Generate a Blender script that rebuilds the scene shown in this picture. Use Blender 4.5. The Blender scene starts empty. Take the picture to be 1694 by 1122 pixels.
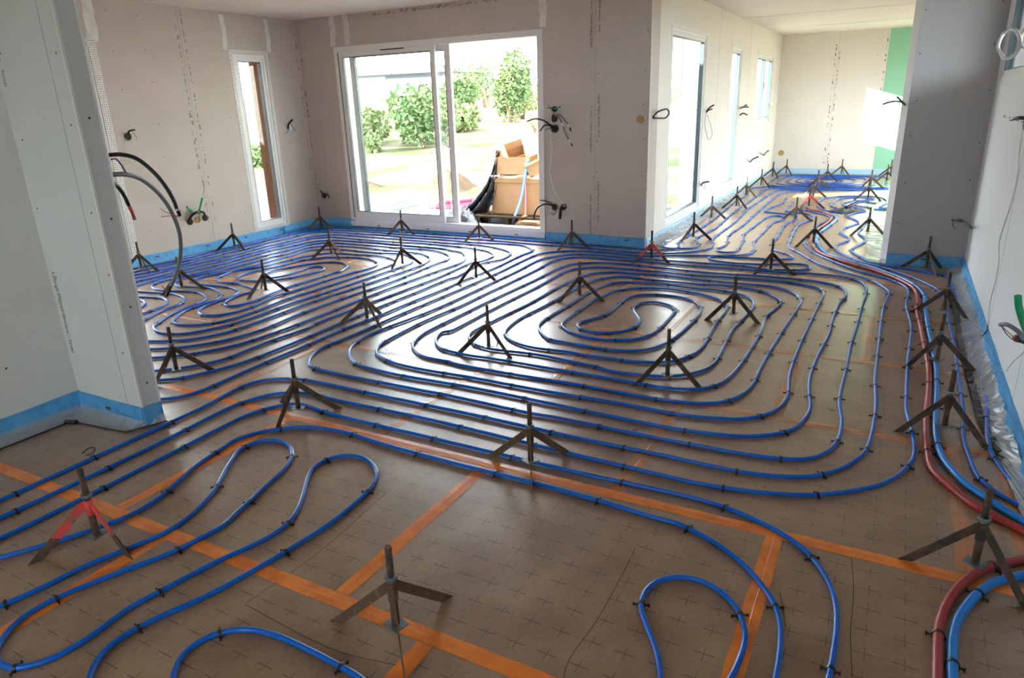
import bpy, math, random
from mathutils import Vector, Matrix, Quaternion
S = bpy.context.scene
COL = S.collection
random.seed(7)

# ------------------------------------------------------------------ camera
cam_d = bpy.data.cameras.new('camera')
cam_d.sensor_width = 36.0
cam_d.lens = 24.249
cam_d.clip_end = 400
cam = bpy.data.objects.new('camera', cam_d)
COL.objects.link(cam)
cam.matrix_world = Matrix([[0.878999, -0.126464, 0.459748, 0.0], [0.47577, 0.296701, -0.828017, 0.0], [-0.031693, 0.94656, 0.320968, 1.494521], [0.0, 0.0, 0.0, 1.0]])
S.camera = cam
# ------------------------------------------------------------------ sky, sun, exposure
S.view_settings.view_transform = 'Standard'
S.view_settings.look = 'None'
S.view_settings.gamma = 1.0
S.view_settings.use_curve_mapping = False
S.view_settings.exposure = 0.12
SKY, SUN = 16.5, 85.0
w = bpy.data.worlds.new('sky'); S.world = w; w.use_nodes = True
nt = w.node_tree; nt.nodes.clear()
bg = nt.nodes.new('ShaderNodeBackground'); bg.inputs[0].default_value = (0.86, 0.93, 1.0, 1); bg.inputs[1].default_value = SKY
nt.links.new(bg.outputs[0], nt.nodes.new('ShaderNodeOutputWorld').inputs[0])
sd = bpy.data.lights.new('sun', 'SUN'); sd.energy = SUN; sd.angle = math.radians(0.6); sd.color = (1.0, 0.93, 0.80)
sun = bpy.data.objects.new('sun', sd); COL.objects.link(sun)
sun.rotation_mode = 'QUATERNION'
sun.rotation_quaternion = Vector((1.0, 0.58, -0.31)).to_track_quat('-Z', 'Y')
sun.location = (-30, -15, 12)
S.cycles.max_bounces = 10
S.cycles.diffuse_bounces = 6
S.cycles.transparent_max_bounces = 12
S.cycles.sample_clamp_indirect = 8.0

# ------------------------------------------------------------------ room measures (metres)
XL, XC, XCOL, XR, XE = -6.942, -2.281, 0.014, 0.620, 2.6   # left wall, far room's left wall, stub wall's edge, right wall, far room's right wall
YB, YF, YN = 7.131, 15.35, -3.2                           # back wall, far wall, wall behind
H = 2.601
XP, YP0, YP1, XI = -3.211, 1.90, 1.999, -3.761   # partition: end, front, back; inner corner

# ------------------------------------------------------------------ helpers
class MB:
    def __init__(s): s.v = []; s.f = []; s.sm = []
    def add(s, vs, fs, smooth=False):
        o = len(s.v); s.v += [tuple(p) for p in vs]; s.f += [tuple(i + o for i in f) for f in fs]; s.sm += [smooth] * len(fs); return s
    def box(s, a, b, M=None):
        x0, y0, z0 = a; x1, y1, z1 = b
        vs = [(x0,y0,z0),(x1,y0,z0),(x1,y1,z0),(x0,y1,z0),(x0,y0,z1),(x1,y0,z1),(x1,y1,z1),(x0,y1,z1)]
        if M: vs = [tuple(M @ Vector(p)) for p in vs]
        return s.add(vs, [(0,3,2,1),(4,5,6,7),(0,1,5,4),(1,2,6,5),(2,3,7,6),(3,0,4,7)])
    def tube(s, pts, r, n=8, caps=True, flat=False):
        pts = [Vector(p) for p in pts]; m = len(pts)
        rr = r if isinstance(r, (list, tuple)) else [r] * m
        T = []
        for i in range(m):
            t = pts[min(i+1, m-1)] - pts[max(i-1, 0)]
            T.append(t.normalized() if t.length > 1e-9 else Vector((0,0,1)))
        u = Vector((0,0,1)) if abs(T[0].z) < .9 else Vector((1,0,0))
        vs = []
        for i in range(m):
            if flat: u = Vector((0,0,1))
            u = u - T[i] * u.dot(T[i])
            if u.length < 1e-6: u = T[i].orthogonal()
            u.normalize(); q = T[i].cross(u)
            for k in range(n):
                a = 2*math.pi*k/n
                vs.append(pts[i] + (u*math.cos(a) + q*math.sin(a))*rr[i])
        fs = [(i*n+k, (i+1)*n+k, (i+1)*n+(k+1)%n, i*n+(k+1)%n) for i in range(m-1) for k in range(n)]
        s.add(vs, fs, True)
        if caps:
            o = len(s.v) - m*n
            s.f += [tuple(o+k for k in range(n)), tuple(o+(m-1)*n+k for k in reversed(range(n)))]; s.sm += [False, False]
        return s
    def cyl(s, c, r, z0, z1, n=12):
        return s.tube([(c[0],c[1],z0),(c[0],c[1],z1)], r, n)
    def disc(s, c, nrm, r, n=10):
        nrm = Vector(nrm).normalized(); u = nrm.orthogonal().normalized(); q = nrm.cross(u); c = Vector(c)
        return s.add([c+(u*math.cos(2*math.pi*k/n)+q*math.sin(2*math.pi*k/n))*r for k in range(n)], [tuple(range(n))])
    def prism(s, poly, a, b):        # polygon points (3-D) swept from offset a to offset b (vectors)
        n = len(poly); a = Vector(a); b = Vector(b)
        vs = [Vector(p)+a for p in poly] + [Vector(p)+b for p in poly]
        return s.add(vs, [tuple(reversed(range(n))), tuple(range(n, 2*n))] + [(i, (i+1)%n, n+(i+1)%n, n+i) for i in range(n)])
    def mesh(s, name, mat):
        me = bpy.data.meshes.new(name); me.from_pydata(s.v, [], s.f); me.polygons.foreach_set('use_smooth', s.sm)
        me.materials.append(mat); me.update(); return me
    def build(s, name, mat, parent=None, loc=None):
        return link(name, s.mesh(name, mat), parent, loc)
def link(name, data, parent=None, loc=None):
    o = bpy.data.objects.new(name, data); COL.objects.link(o)
    if parent: o.parent = parent
    if loc is not None: o.location = loc
    return o
def tag(o, label=None, cat=None, group=None, kind=None):
    if label: o['label'] = label
    if cat: o['category'] = cat
    if group: o['group'] = group
    if kind: o['kind'] = kind
    return o
def thing(name, label, cat, loc=(0,0,0), rz=0, group=None):
    o = bpy.data.objects.new(name, None); COL.objects.link(o); o.empty_display_size = .05
    o.location = loc; o.rotation_euler = (0,0,rz); return tag(o, label, cat, group)
def struct(name, loc=(0,0,0), label=None):
    o = bpy.data.objects.new(name, None); COL.objects.link(o); o.location = loc; return tag(o, label, None, None, 'structure')
def spline(pts, n=4):
    P = [Vector(p) for p in pts]
    if len(P) < 3: return P
    P = [P[0]*2-P[1]] + P + [P[-1]*2-P[-2]]; out = []
    for i in range(1, len(P)-2):
        a, b, c, d = P[i-1:i+3]
        t1 = max((b-a).length, 1e-6)**.5; t2 = t1+max((c-b).length, 1e-6)**.5; t3 = t2+max((d-c).length, 1e-6)**.5
        for k in range(n):
            t = t1+(t2-t1)*k/n
            A1 = a*((t1-t)/t1)+b*(t/t1); A2 = b*((t2-t)/(t2-t1))+c*((t-t1)/(t2-t1)); A3 = c*((t3-t)/(t3-t2))+d*((t-t2)/(t3-t2))
            B1 = A1*((t2-t)/t2)+A2*(t/t2); B2 = A2*((t3-t)/(t3-t1))+A3*((t-t1)/(t3-t1))
            out.append(B1*((t2-t)/(t2-t1))+B2*((t-t1)/(t2-t1)))
    return out + [P[-2]]

# ------------------------------------------------------------------ materials
def mat(name, col, rough=.6, metal=0, spec=.5, noise=None, bump=None, trans=None, coat=0):
    m = bpy.data.materials.new(name); m.use_nodes = True; N = m.node_tree; b = N.nodes['Principled BSDF']
    b.inputs['Base Color'].default_value = (*col, 1); b.inputs['Roughness'].default_value = rough
    b.inputs['Metallic'].default_value = metal; b.inputs['Specular IOR Level'].default_value = spec
    if coat: b.inputs['Coat Weight'].default_value = coat; b.inputs['Coat Roughness'].default_value = .12
    g = N.nodes.new('ShaderNodeNewGeometry')
    if noise:
        c2, sc, det, lo, hi = noise
        t = N.nodes.new('ShaderNodeTexNoise'); t.inputs['Scale'].default_value = sc; t.inputs['Detail'].default_value = det
        r = N.nodes.new('ShaderNodeMapRange'); r.inputs[1].default_value = lo; r.inputs[2].default_value = hi
        x = N.nodes.new('ShaderNodeMix'); x.data_type = 'RGBA'; x.inputs[6].default_value = (*col, 1); x.inputs[7].default_value = (*c2, 1)
        N.links.new(g.outputs['Position'], t.inputs['Vector']); N.links.new(t.outputs['Fac'], r.inputs[0])
        N.links.new(r.outputs[0], x.inputs[0]); N.links.new(x.outputs[2], b.inputs['Base Color'])
    if bump:
        t = N.nodes.new('ShaderNodeTexNoise'); t.inputs['Scale'].default_value = bump[0]; t.inputs['Detail'].default_value = 4
        u = N.nodes.new('ShaderNodeBump'); u.inputs['Strength'].default_value = bump[1]; u.inputs['Distance'].default_value = .01
        N.links.new(g.outputs['Position'], t.inputs['Vector']); N.links.new(t.outputs['Fac'], u.inputs['Height']); N.links.new(u.outputs[0], b.inputs['Normal'])
    return m
def see_through(name, tint, gloss, rough=.03, haze=None):
    m = bpy.data.materials.new(name); m.use_nodes = True; N = m.node_tree; N.nodes.clear()
    o = N.nodes.new('ShaderNodeOutputMaterial'); t = N.nodes.new('ShaderNodeBsdfTransparent'); t.inputs[0].default_value = (*tint, 1)
    g = N.nodes.new('ShaderNodeBsdfGlossy'); g.inputs['Roughness'].default_value = rough
    f = N.nodes.new('ShaderNodeLayerWeight'); f5 = N.nodes.new('ShaderNodeMath'); f5.operation = 'POWER'; f5.inputs[1].default_value = 5
    fa = N.nodes.new('ShaderNodeMath'); fa.operation = 'MULTIPLY_ADD'; fa.inputs[1].default_value = .96; fa.inputs[2].default_value = .04
    N.links.new(f.outputs['Facing'], f5.inputs[0]); N.links.new(f5.outputs[0], fa.inputs[0])
    k = N.nodes.new('ShaderNodeMath'); k.operation = 'MULTIPLY'; k.inputs[1].default_value = gloss; k.use_clamp = True
    x = N.nodes.new('ShaderNodeMixShader'); N.links.new(fa.outputs[0], k.inputs[0]); N.links.new(k.outputs[0], x.inputs[0])
    base = t
    if haze:
        d = N.nodes.new('ShaderNodeBsdfDiffuse'); d.inputs[0].default_value = (*haze[0], 1); y = N.nodes.new('ShaderNodeMixShader'); y.inputs[0].default_value = haze[1]
        N.links.new(t.outputs[0], y.inputs[1]); N.links.new(d.outputs[0], y.inputs[2]); base = y
    N.links.new(base.outputs[0], x.inputs[1]); N.links.new(g.outputs[0], x.inputs[2]); N.links.new(x.outputs[0], o.inputs[0]); return m
M_board = mat('grey_plasterboard', (.56,.495,.45), .9, spec=.2, noise=((.53,.465,.42),3,4,.35,.7), bump=(220,.08))
M_board2 = mat('pale_plasterboard', (.70,.705,.69), .9, spec=.2, noise=((.655,.665,.65),2.2,4,.35,.7))
M_board3 = mat('cream_plasterboard', (.78,.735,.67), .9, spec=.2, noise=((.76,.71,.645),2.2,4,.35,.7))
M_green = mat('green_plasterboard', (.30,.60,.42), .9, spec=.2)
M_plaster = mat('white_jointing_plaster', (.78,.76,.74), .9, spec=.2, noise=((.66,.63,.61),14,3,.4,.65))
M_ceil = mat('ceiling_board', (.74,.70,.645), .9, spec=.2, noise=((.71,.67,.62),1.6,3,.35,.7))
M_render = mat('outside_render', (.60,.42,.32), .9, spec=0)
M_dark = mat('dark_ink', (.06,.055,.055), .9)
M_ink = mat('faded_ink', (.26,.235,.22), .9)
M_palestrip = mat('washed_out_edge_foam', (.42,.62,.78), .6)  # far room strips: wash of bright light put into a paler blue
M_brick = mat('brick_reveal', (.085,.040,.025), .9, spec=0)
M_screw = mat('screw_black', (.03,.03,.03), .5)
M_pvc = mat('white_pvc', (.80,.80,.79), .35)
M_gasket = mat('dark_gasket', (.03,.05,.06), .5)
M_glass = see_through('window_glass', (.94,.975,.972), 1.0, .01)
M_tapeblue = mat('blue_edge_foam', (.10,.38,.72), .55, noise=((.06,.29,.60),18,4,.4,.7))
M_film = see_through('clear_plastic_film', (.92,.94,.95), 1.0, .2, ((.80,.82,.84), .34))
M_blue = mat('blue_pex_pipe', (.001,.108,.53), .3, spec=.35)
M_sky = mat('light_blue_pipe', (.008,.21,.68), .3, spec=.4)
M_red = mat('dark_red_pipe', (.34,.035,.035), .33, spec=.4)
M_clip = mat('black_clip_plastic', (.012,.012,.015), .4)
M_orange = mat('orange_tape', (.86,.235,.02), .24, noise=((.72,.18,.02),9,3,.42,.6), bump=(60,.15), spec=.7)
M_orange2 = mat('glare_paled_orange_tape', (.56,.19,.055), .26, noise=((.40,.20,.10),7,4,.38,.6), bump=(60,.15), spec=.7)  # window glare on the farther tapes put into a paler, browner colour
M_rust = mat('rusty_steel', (.115,.068,.040), .75, .25, noise=((.05,.042,.036),26,5,.38,.62), bump=(140,.4))
M_rust2 = mat('rust_brown_steel', (.115,.064,.036), .85, .1, noise=((.18,.165,.135),34,5,.54,.76), bump=(140,.4))
M_zinc = mat('dull_zinc', (.21,.24,.25), .45, .6, noise=((.10,.10,.10),30,4,.4,.7))
M_redpaint = mat('worn_red_paint', (.62,.06,.055), .5, noise=((.20,.12,.10),20,5,.52,.66))
M_black = mat('black_conduit', (.014,.014,.016), .42)
M_grey = mat('grey_conduit', (.16,.19,.21), .45)
M_green_c = mat('green_conduit', (.015,.36,.15), .4)
M_white = mat('white_cable', (.75,.75,.74), .5)
M_wire = mat('copper_red_wire', (.50,.10,.08), .5)
M_violet = mat('violet_cable', (.10,.03,.13), .5)
M_holebox = mat('dark_box_recess', (.035,.028,.024), .8)
M_sponge = mat('yellow_insulation', (.42,.28,.10), .95)
M_card = mat('cardboard', (.46,.275,.14), .85, noise=((.41,.24,.12),5,3,.4,.6))
M_cardin = mat('cardboard_inside', (.50,.33,.17), .9)
M_bag = mat('black_plastic_sheet', (.012,.014,.018), .22, bump=(14,.8))
M_wood = mat('weathered_pallet_wood', (.075,.052,.036), .9, noise=((.04,.03,.022),12,4,.4,.7), spec=0)
M_earth = mat('field_earth', (.135,.110,.078), 1.0, noise=((.062,.070,.034),.55,8,.42,.60), spec=0)
M_mound = mat('dry_earth_mound', (.075,.052,.036), 1.0, noise=((.042,.040,.024),2.5,5,.45,.65), spec=0)
M_terrace = mat('concrete_terrace', (.085,.093,.10), .8, noise=((.075,.082,.09),3,4,.4,.7), spec=0)
M_leaf = mat('tree_leaves', (.085,.135,.055), .7, noise=((.13,.175,.07),.8,3,.4,.65), spec=0)
M_leaf2 = mat('pale_shrub_leaves', (.125,.165,.07), .7, noise=((.18,.20,.09),.8,3,.4,.65), spec=0)
M_bark = mat('bark', (.20,.15,.10), .95, spec=0)
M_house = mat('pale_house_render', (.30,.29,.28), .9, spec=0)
M_housedk = mat('dark_house_shade', (.125,.13,.15), .9, spec=0)  # bay's shade put into the colour; also fills one dark window
M_roof = mat('grey_roof_tiles', (.062,.062,.066), .9, spec=0)
M_pane = mat('pale_window_blind', (.32,.32,.32), .5, spec=0)
M_bead = bpy.data.materials.new('perforated_bead'); M_bead.use_nodes = True
def bead_nodes():
    N = M_bead.node_tree; b = N.nodes['Principled BSDF']; b.inputs['Roughness'].default_value = .5
    g = N.nodes.new('ShaderNodeNewGeometry'); t = N.nodes.new('ShaderNodeTexVoronoi'); t.inputs['Scale'].default_value = 48; t.inputs['Randomness'].default_value = .15
    r = N.nodes.new('ShaderNodeMath'); r.operation = 'LESS_THAN'; r.inputs[1].default_value = .29
    x = N.nodes.new('ShaderNodeMix'); x.data_type = 'RGBA'; x.inputs[6].default_value = (.76,.74,.72,1); x.inputs[7].default_value = (.20,.18,.18,1)
    N.links.new(g.outputs['Position'], t.inputs['Vector']); N.links.new(t.outputs['Distance'], r.inputs[0]); N.links.new(r.outputs[0], x.inputs[0]); N.links.new(x.outputs[2], b.inputs['Base Color'])
bead_nodes()
def floor_material():
    m = bpy.data.materials.new('brown_faced_insulation'); m.use_nodes = True; N = m.node_tree; b = N.nodes['Principled BSDF']; L = N.links.new
    g = N.nodes.new('ShaderNodeNewGeometry'); sp = N.nodes.new('ShaderNodeSeparateXYZ'); L(g.outputs['Position'], sp.inputs[0])
    def mth(op, a, bb=None):
        q = N.nodes.new('ShaderNodeMath'); q.operation = op
        for i, z in enumerate((a, bb)):
            if z is None: continue
            if isinstance(z, (int, float)): q.inputs[i].default_value = z
            else: L(z, q.inputs[i])
        return q.outputs[0]
    def near(o, off):               # distance to the nearest line of a 10 cm grid
        f = mth('FRACT', mth('DIVIDE', mth('SUBTRACT', o, off-.05+10), .1))
        return mth('MULTIPLY', mth('ABSOLUTE', mth('SUBTRACT', f, .5)), .1)
    dx, dy = near(sp.outputs[0], -1.0091), near(sp.outputs[1], 1.5184)
    h = mth('MULTIPLY', mth('LESS_THAN', dx, .030), mth('LESS_THAN', dy, .0016))
    v = mth('MULTIPLY', mth('LESS_THAN', dy, .027), mth('LESS_THAN', dx, .0013))
    cr = mth('MAXIMUM', h, mth('MULTIPLY', v, .8))
    n1 = N.nodes.new('ShaderNodeTexNoise'); n1.inputs['Scale'].default_value = 5; n1.inputs['Detail'].default_value = 6; L(g.outputs['Position'], n1.inputs['Vector'])
    n2 = N.nodes.new('ShaderNodeTexNoise'); n2.inputs['Scale'].default_value = 55; n2.inputs['Detail'].default_value = 4; L(g.outputs['Position'], n2.inputs['Vector'])
    r = N.nodes.new('ShaderNodeValToRGB'); r.color_ramp.elements[0].color = (.205,.115,.060,1); r.color_ramp.elements[1].color = (.36,.225,.132,1)
    r.color_ramp.elements[0].position = .32; r.color_ramp.elements[1].position = .72
    L(mth('ADD', mth('MULTIPLY', n1.outputs['Fac'], .7), mth('MULTIPLY', n2.outputs['Fac'], .3)), r.inputs[0])
    x = N.nodes.new('ShaderNodeMix'); x.data_type = 'RGBA'; L(mth('MULTIPLY', cr, .95), x.inputs[0]); L(r.outputs[0], x.inputs[6]); x.inputs[7].default_value = (.05,.035,.025,1)
    L(x.outputs[2], b.inputs['Base Color'])
    L(mth('ADD', .23, mth('MULTIPLY', n1.outputs['Fac'], .16)), b.inputs['Roughness'])
    b.inputs['Specular IOR Level'].default_value = .6; b.inputs['Coat Weight'].default_value = .5; b.inputs['Coat Roughness'].default_value = .3
    bu = N.nodes.new('ShaderNodeBump'); bu.inputs['Strength'].default_value = .12; bu.inputs['Distance'].default_value = .004
    L(n1.outputs['Fac'], bu.inputs['Height']); L(bu.outputs[0], b.inputs['Normal'])
    return m
M_floor = floor_material()

# ------------------------------------------------------------------ room shell
def wall(name, axis, p, q, u0, u1, opens, m, z1=H):
    """slab between planes p (inner) and q (outer); opens = [(ua, ub, za, zb)]"""
    b = MB(); lo, hi = min(p, q), max(p, q)
    def bx(a, c, z0, z2):
        if c-a < 1e-4 or z2-z0 < 1e-4: return
        b.box((lo,a,z0),(hi,c,z2)) if axis == 'X' else b.box((a,lo,z0),(c,hi,z2))
    u = u0
    for a, c, z0, z2 in sorted(opens):
        bx(u, a, 0, z1); bx(a, c, 0, z0); bx(a, c, z2, z1); u = c
    bx(u, u1, 0, z1)
    return tag(b.build(name, m), kind='structure')
o = MB().box((XL-.28,YN-.28,-.12),(XE+.28,YB+.28,0)).box((XC-.28,YB+.28,-.12),(XE+.28,YF+.28,0)).build('floor', M_floor); tag(o, kind='structure')
ceil = MB().box((XL-.28,YN-.28,H),(XE+.28,YB+.28,H+.3)).box((XC-.28,YB+.28,H),(XE+.28,YF+.28,H+.3)).build('ceiling', M_ceil); tag(ceil, kind='structure')
W_narrow = (6.05, 6.54, .13, 2.16); W_glazed = (3.30, 4.36, .10, 2.15)
W_slide = (-6.30, -3.50, .085, 2.21)
W1 = (7.84, 9.36, .12, 2.23); W2 = (10.86, 11.57, .20, 2.19); W3 = (12.90, 14.50, 1.05, 2.19); WR = (5.30, 6.93, 1.55, 2.42); WN = (-2.5, -.9, .8, 2.1); WE1 = (8.0, 11.2, .1, 2.3); WE2 = (12.2, 14.6, .1, 2.3)
wl = wall('wall_left', 'X', XL, XL-.28, YP1, YB+.28, [W_narrow, W_glazed], M_board)
wb = wall('wall_back', 'Y', YB, YB+.28, XL, XC, [W_slide], M_board)
we = wall('wall_extension_left', 'X', XC, XC-.28, YB+.28, YF, [W1, W2, W3], M_board3)
MB().add([(XC,YB,0),(XC,YB+.28,0),(XC,YB+.28,H),(XC,YB,H)], [(0,1,2,3)])
wf = wall('wall_far', 'Y', YF, YF+.28, XC, XE, [], M_board3)
wx = wall('wall_extension_right', 'X', XE, XE+.28, YB, YF, [WE1, WE2], M_board3)
wc = wall('wall_stub', 'Y', YB-.006, YB+.07, XCOL, XE, [], mat('blue_grey_plasterboard', (.41,.405,.41), .9, spec=.2))
wr = wall('wall_right', 'X', XR, XR+.28, YN, YB-.006, [WR], mat('white_coated_board', (.78,.79,.79), .85, spec=.2))
wn = wall('wall_rear', 'Y', YN, YN-.28, XI, XR, [WN], M_board2)
wp = wall('wall_partition', 'Y', YP0, YP1, XL, XP, [], M_board2)
wi = wall('wall_near_left', 'X', XI, XI-.1, YN, YP0, [], M_board2)
# the green moisture board and the joints drawn on the walls are skins of those walls
MB().box((-.42,YF-.003,.1),(.78,YF,H)).build('green_board', M_green, wf)
o = MB().box((XP-.002,YP0-.001,.0),(XP+.001,YP1+.001,H)).build('end_board', mat('end_board_paper', (.57,.60,.61), .9), wp)
b = MB(); b.box((XP-.006,YP0-.004,.1),(XP+.004,YP0+.007,H)); b.box((XP-.004,YP1-.006,.1),(XP+.004,YP1+.004,H)); b.build('corner_bead', M_pvc, wp)
MB().prism([(XCOL+.001,YB-.005,0),(XCOL-.052,YB+.05,0),(XCOL-.052,YB+.07,0),(XCOL+.001,YB+.07,0)], (0,0,0), (0,0,H)).build('white_end_stud', M_pvc, wc)
# creases and pen lines on the floor facing
b = MB()
for L_ in [[[-0.644, 2.0], [-0.635, 1.85], [-0.631, 1.599], [-0.641, 1.419], [-0.621, 1.334]], [[0.029, 2.282], [0.048, 2.085], [0.052, 1.882], [0.071, 1.67]], [[-1.669, 1.176], [-1.509, 1.164], [-1.256, 1.156], [-1.009, 1.203]], [[-1.68, 1.92], [-1.647, 1.467], [-1.669, 1.183]], [[-0.158, 1.984], [-0.118, 1.825]]]:
    P = spline([(x,y,.0009) for x, y in L_], 6); vs = []
    for i, p in enumerate(P):
        t_ = (P[min(i+1,len(P)-1)]-P[max(i-1,0)]).normalized(); vs += [(p.x-t_.y*.0011,p.y+t_.x*.0011,p.z),(p.x+t_.y*.0011,p.y-t_.x*.0011,p.z)]
    b.add(vs, [(2*i,2*i+1,2*i+3,2*i+2) for i in range(len(P)-1)])
b.build('floor_crease', mat('floor_crease_ink', (.06,.04,.03), .8), bpy.data.objects['floor'])
# plaster seams: thin ink-dark gaps between boards
def seam(wallobj, axis, p, u, z0=.1, z1=H, wdt=.0022, side=1):
    b = MB()
    if axis == 'X': b.box((p-.0006,u-wdt/2,z0),(p+.0006,u+wdt/2,z1))
    else: b.box((u-wdt/2,p-.0006,z0),(u+wdt/2,p+.0006,z1))
    return b.build('board_joint', M_grey, wallobj)
seam(wl, 'X', XL, 5.40); seam(wb, 'Y', YB, -2.87); seam(wf, 'Y', YF, -1.26, .1); seam(we, 'X', XC, 10.05); seam(we, 'X', XC, 12.2, .1)
seam(wi, 'X', XI, 1.15); seam(wr, 'X', XR, 4.95, .1, 1.5); seam(wr, 'X', XR, 3.75); seam(wp, 'Y', YP0, -3.33)
# brushed plaster strokes over the window heads
def stroke(wallobj, axis, p, u, z0, z1, wd, sgn):
    n = 9; vs = []
    for i in range(n+1):
        z = z0+(z1-z0)*i/n
        for sd in (-1, 1):
            uu = u+sd*wd*(.75+.35*random.random())/2+.012*math.sin(3*i/n)
            vs.append((p+sgn*.0015, uu, z) if axis == 'X' else (uu, p+sgn*.0015, z))
    MB().add(vs, [(2*i,2*i+1,2*i+3,2*i+2) for i in range(n)]).build('plaster_stroke', M_plaster, wallobj)
for u in (5.97, 6.62): stroke(wl, 'X', XL, u, 2.2, 2.57, .07, 1)
for u in (4.42,): stroke(wl, 'X', XL, u, 2.2, 2.6, .12, 1)
for u in (-6.36, -6.14, -3.47): stroke(wb, 'Y', YB, u, 2.26, 2.6, .09, -1)
# screw heads
def screws(wallobj, axis, p, sgn, us, zs, jit=.02, r=.0055):
    b = MB()
    for u in us:
        for z in zs:
            uu, zz = u+random.uniform(-jit, jit), z+random.uniform(-.04, .04)
            c = (p+sgn*.0012, uu, zz) if axis == 'X' else (uu, p+sgn*.0012, zz)
            b.disc(c, (sgn,0,0) if axis == 'X' else (0,sgn,0), r, 7)
    o = b.build('screw_pattern', M_screw, wallobj); o['kind'] = 'stuff'
Z6 = (.35,.75,1.1,1.45,1.8,2.15,2.5)
screws(wl, 'X', XL, 1, (4.62,4.95,5.36,5.44,5.9,6.75), Z6); screws(wb, 'Y', YB, -1, (-6.55,-3.37,-2.90,-2.84,-2.33), Z6)
screws(wb, 'Y', YB, -1, (-6,-5.4,-4.8,-4.2,-3.7), (2.3,))
screws(wc, 'Y', YB-.006, -1, (.06,.57), Z6); screws(wp, 'Y', YP0, -1, (XI+.06,XP-.04), Z6); screws(wi, 'X', XI, 1, (.2,.6,1.1,1.2,1.6), Z6)
screws(wf, 'Y', YF, -1, (-1.9,-1.3,-1.22,-.6), Z6); screws(we, 'X', XC, 1, (7.4,9.7,10.2,12.3), Z6)
b = MB()
for z in (.22,.62,1.05,1.5,2.0): b.disc((XP+.0045,(YP0+YP1)/2,z), (1,0,0), .006, 8)
b.build('screw_pattern', M_screw, wp)
# ceiling joints
b = MB(); b.box((XL,5.0,H-.002),(XC,5.09,H)); b.box((-4.35,2,H-.002),(-4.27,7.1,H)); b.build('ceiling_joint', M_plaster, ceil)
b = MB()
for y in (9.0, 11.4, 13.6): b.box((XC,y,H-.002),(XE,y+.05,H))
b.build('ceiling_joint', mat('ceiling_joint_grey', (.60,.57,.53), .9), ceil)
# printing on the boards
def printing(wallobj, text, size, org, xdir, ydir):
    c = bpy.data.curves.new('print', 'FONT'); c.body = text; c.size = size; t = bpy.data.objects.new('t', c); COL.objects.link(t)
    bpy.context.view_layer.update()
    me = bpy.data.meshes.new_from_object(t.evaluated_get(bpy.context.evaluated_depsgraph_get())); bpy.data.objects.remove(t); bpy.data.curves.remove(c)
    me.materials.clear(); me.materials.append(M_dark); o = link('printed_lettering', me, wallobj)
    X, Y = Vector(xdir), Vector(ydir); o.matrix_world = Matrix.Translation(org) @ Matrix((X, Y, X.cross(Y))).transposed().to_4x4(); return o
LP = 'Lafarge Pl\u00e2tres devient... Siniat'
for z in (.10, .98, 2.02): printing(wb, LP, .036, (-2.905,YB-.002,z), (0,0,1), (-1,0,0))
for z in (.68, 1.58, 2.6): printing(wb, LP, .036, (-2.835,YB-.002,z), (0,0,-1), (1,0,0))
for z in (0.765, 2.091): printing(wp, LP, .036, (XI+.035,YP0-.002,z), (0,0,-1), (1,0,0))
def code_marks(wallobj, axis, p, sgn, u, z0, z1, along):
    b = MB(); z = z0
    while z < z1:
        h = random.uniform(.012,.07); wd = random.choice((.006,.012,.02))
        if random.random() < .75:
            a, c = (u, z) if along == 'z' else (z, u)
            if axis == 'X': b.box((p,a,c),(p+sgn*.001,a+(wd if along == 'z' else h),c+(h if along == 'z' else wd)))
            else: b.box((a,p,c),(a+(wd if along == 'z' else h),p+sgn*.001,c+(h if along == 'z' else wd)))
        z += h+random.uniform(.006,.05)
    o = b.build('printed_marks', M_ink, wallobj); o['kind'] = 'stuff'
code_marks(wl, 'X', XL, 1, 5.36, .35, 2.55, 'z'); code_marks(wl, 'X', XL, 1, 5.44, .35, 2.55, 'z'); code_marks(wl, 'X', XL, 1, 5.34, .5, 1.5, 'z')
code_marks(wb, 'Y', YB, -1, -6.93, .4, 2.5, 'z'); code_marks(wl, 'X', XL, 1, 7.08, .4, 2.55, 'z')
code_marks(wb, 'Y', YB, -1, 2.555, -5.7, -3.9, 'u'); code_marks(wb, 'Y', YB, -1, 2.57, -5.3, -4.0, 'u')
code_marks(wf, 'Y', YF, -1, -1.31, .2, 2.4, 'z'); code_marks(wf, 'Y', YF, -1, -1.24, .2, 2.4, 'z'); code_marks(wf, 'Y', YF, -1, -.46, .4, 2.55, 'z')
code_marks(wr, 'X', XR, -1, 1.30, 3.6, 6.2, 'u')

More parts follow.
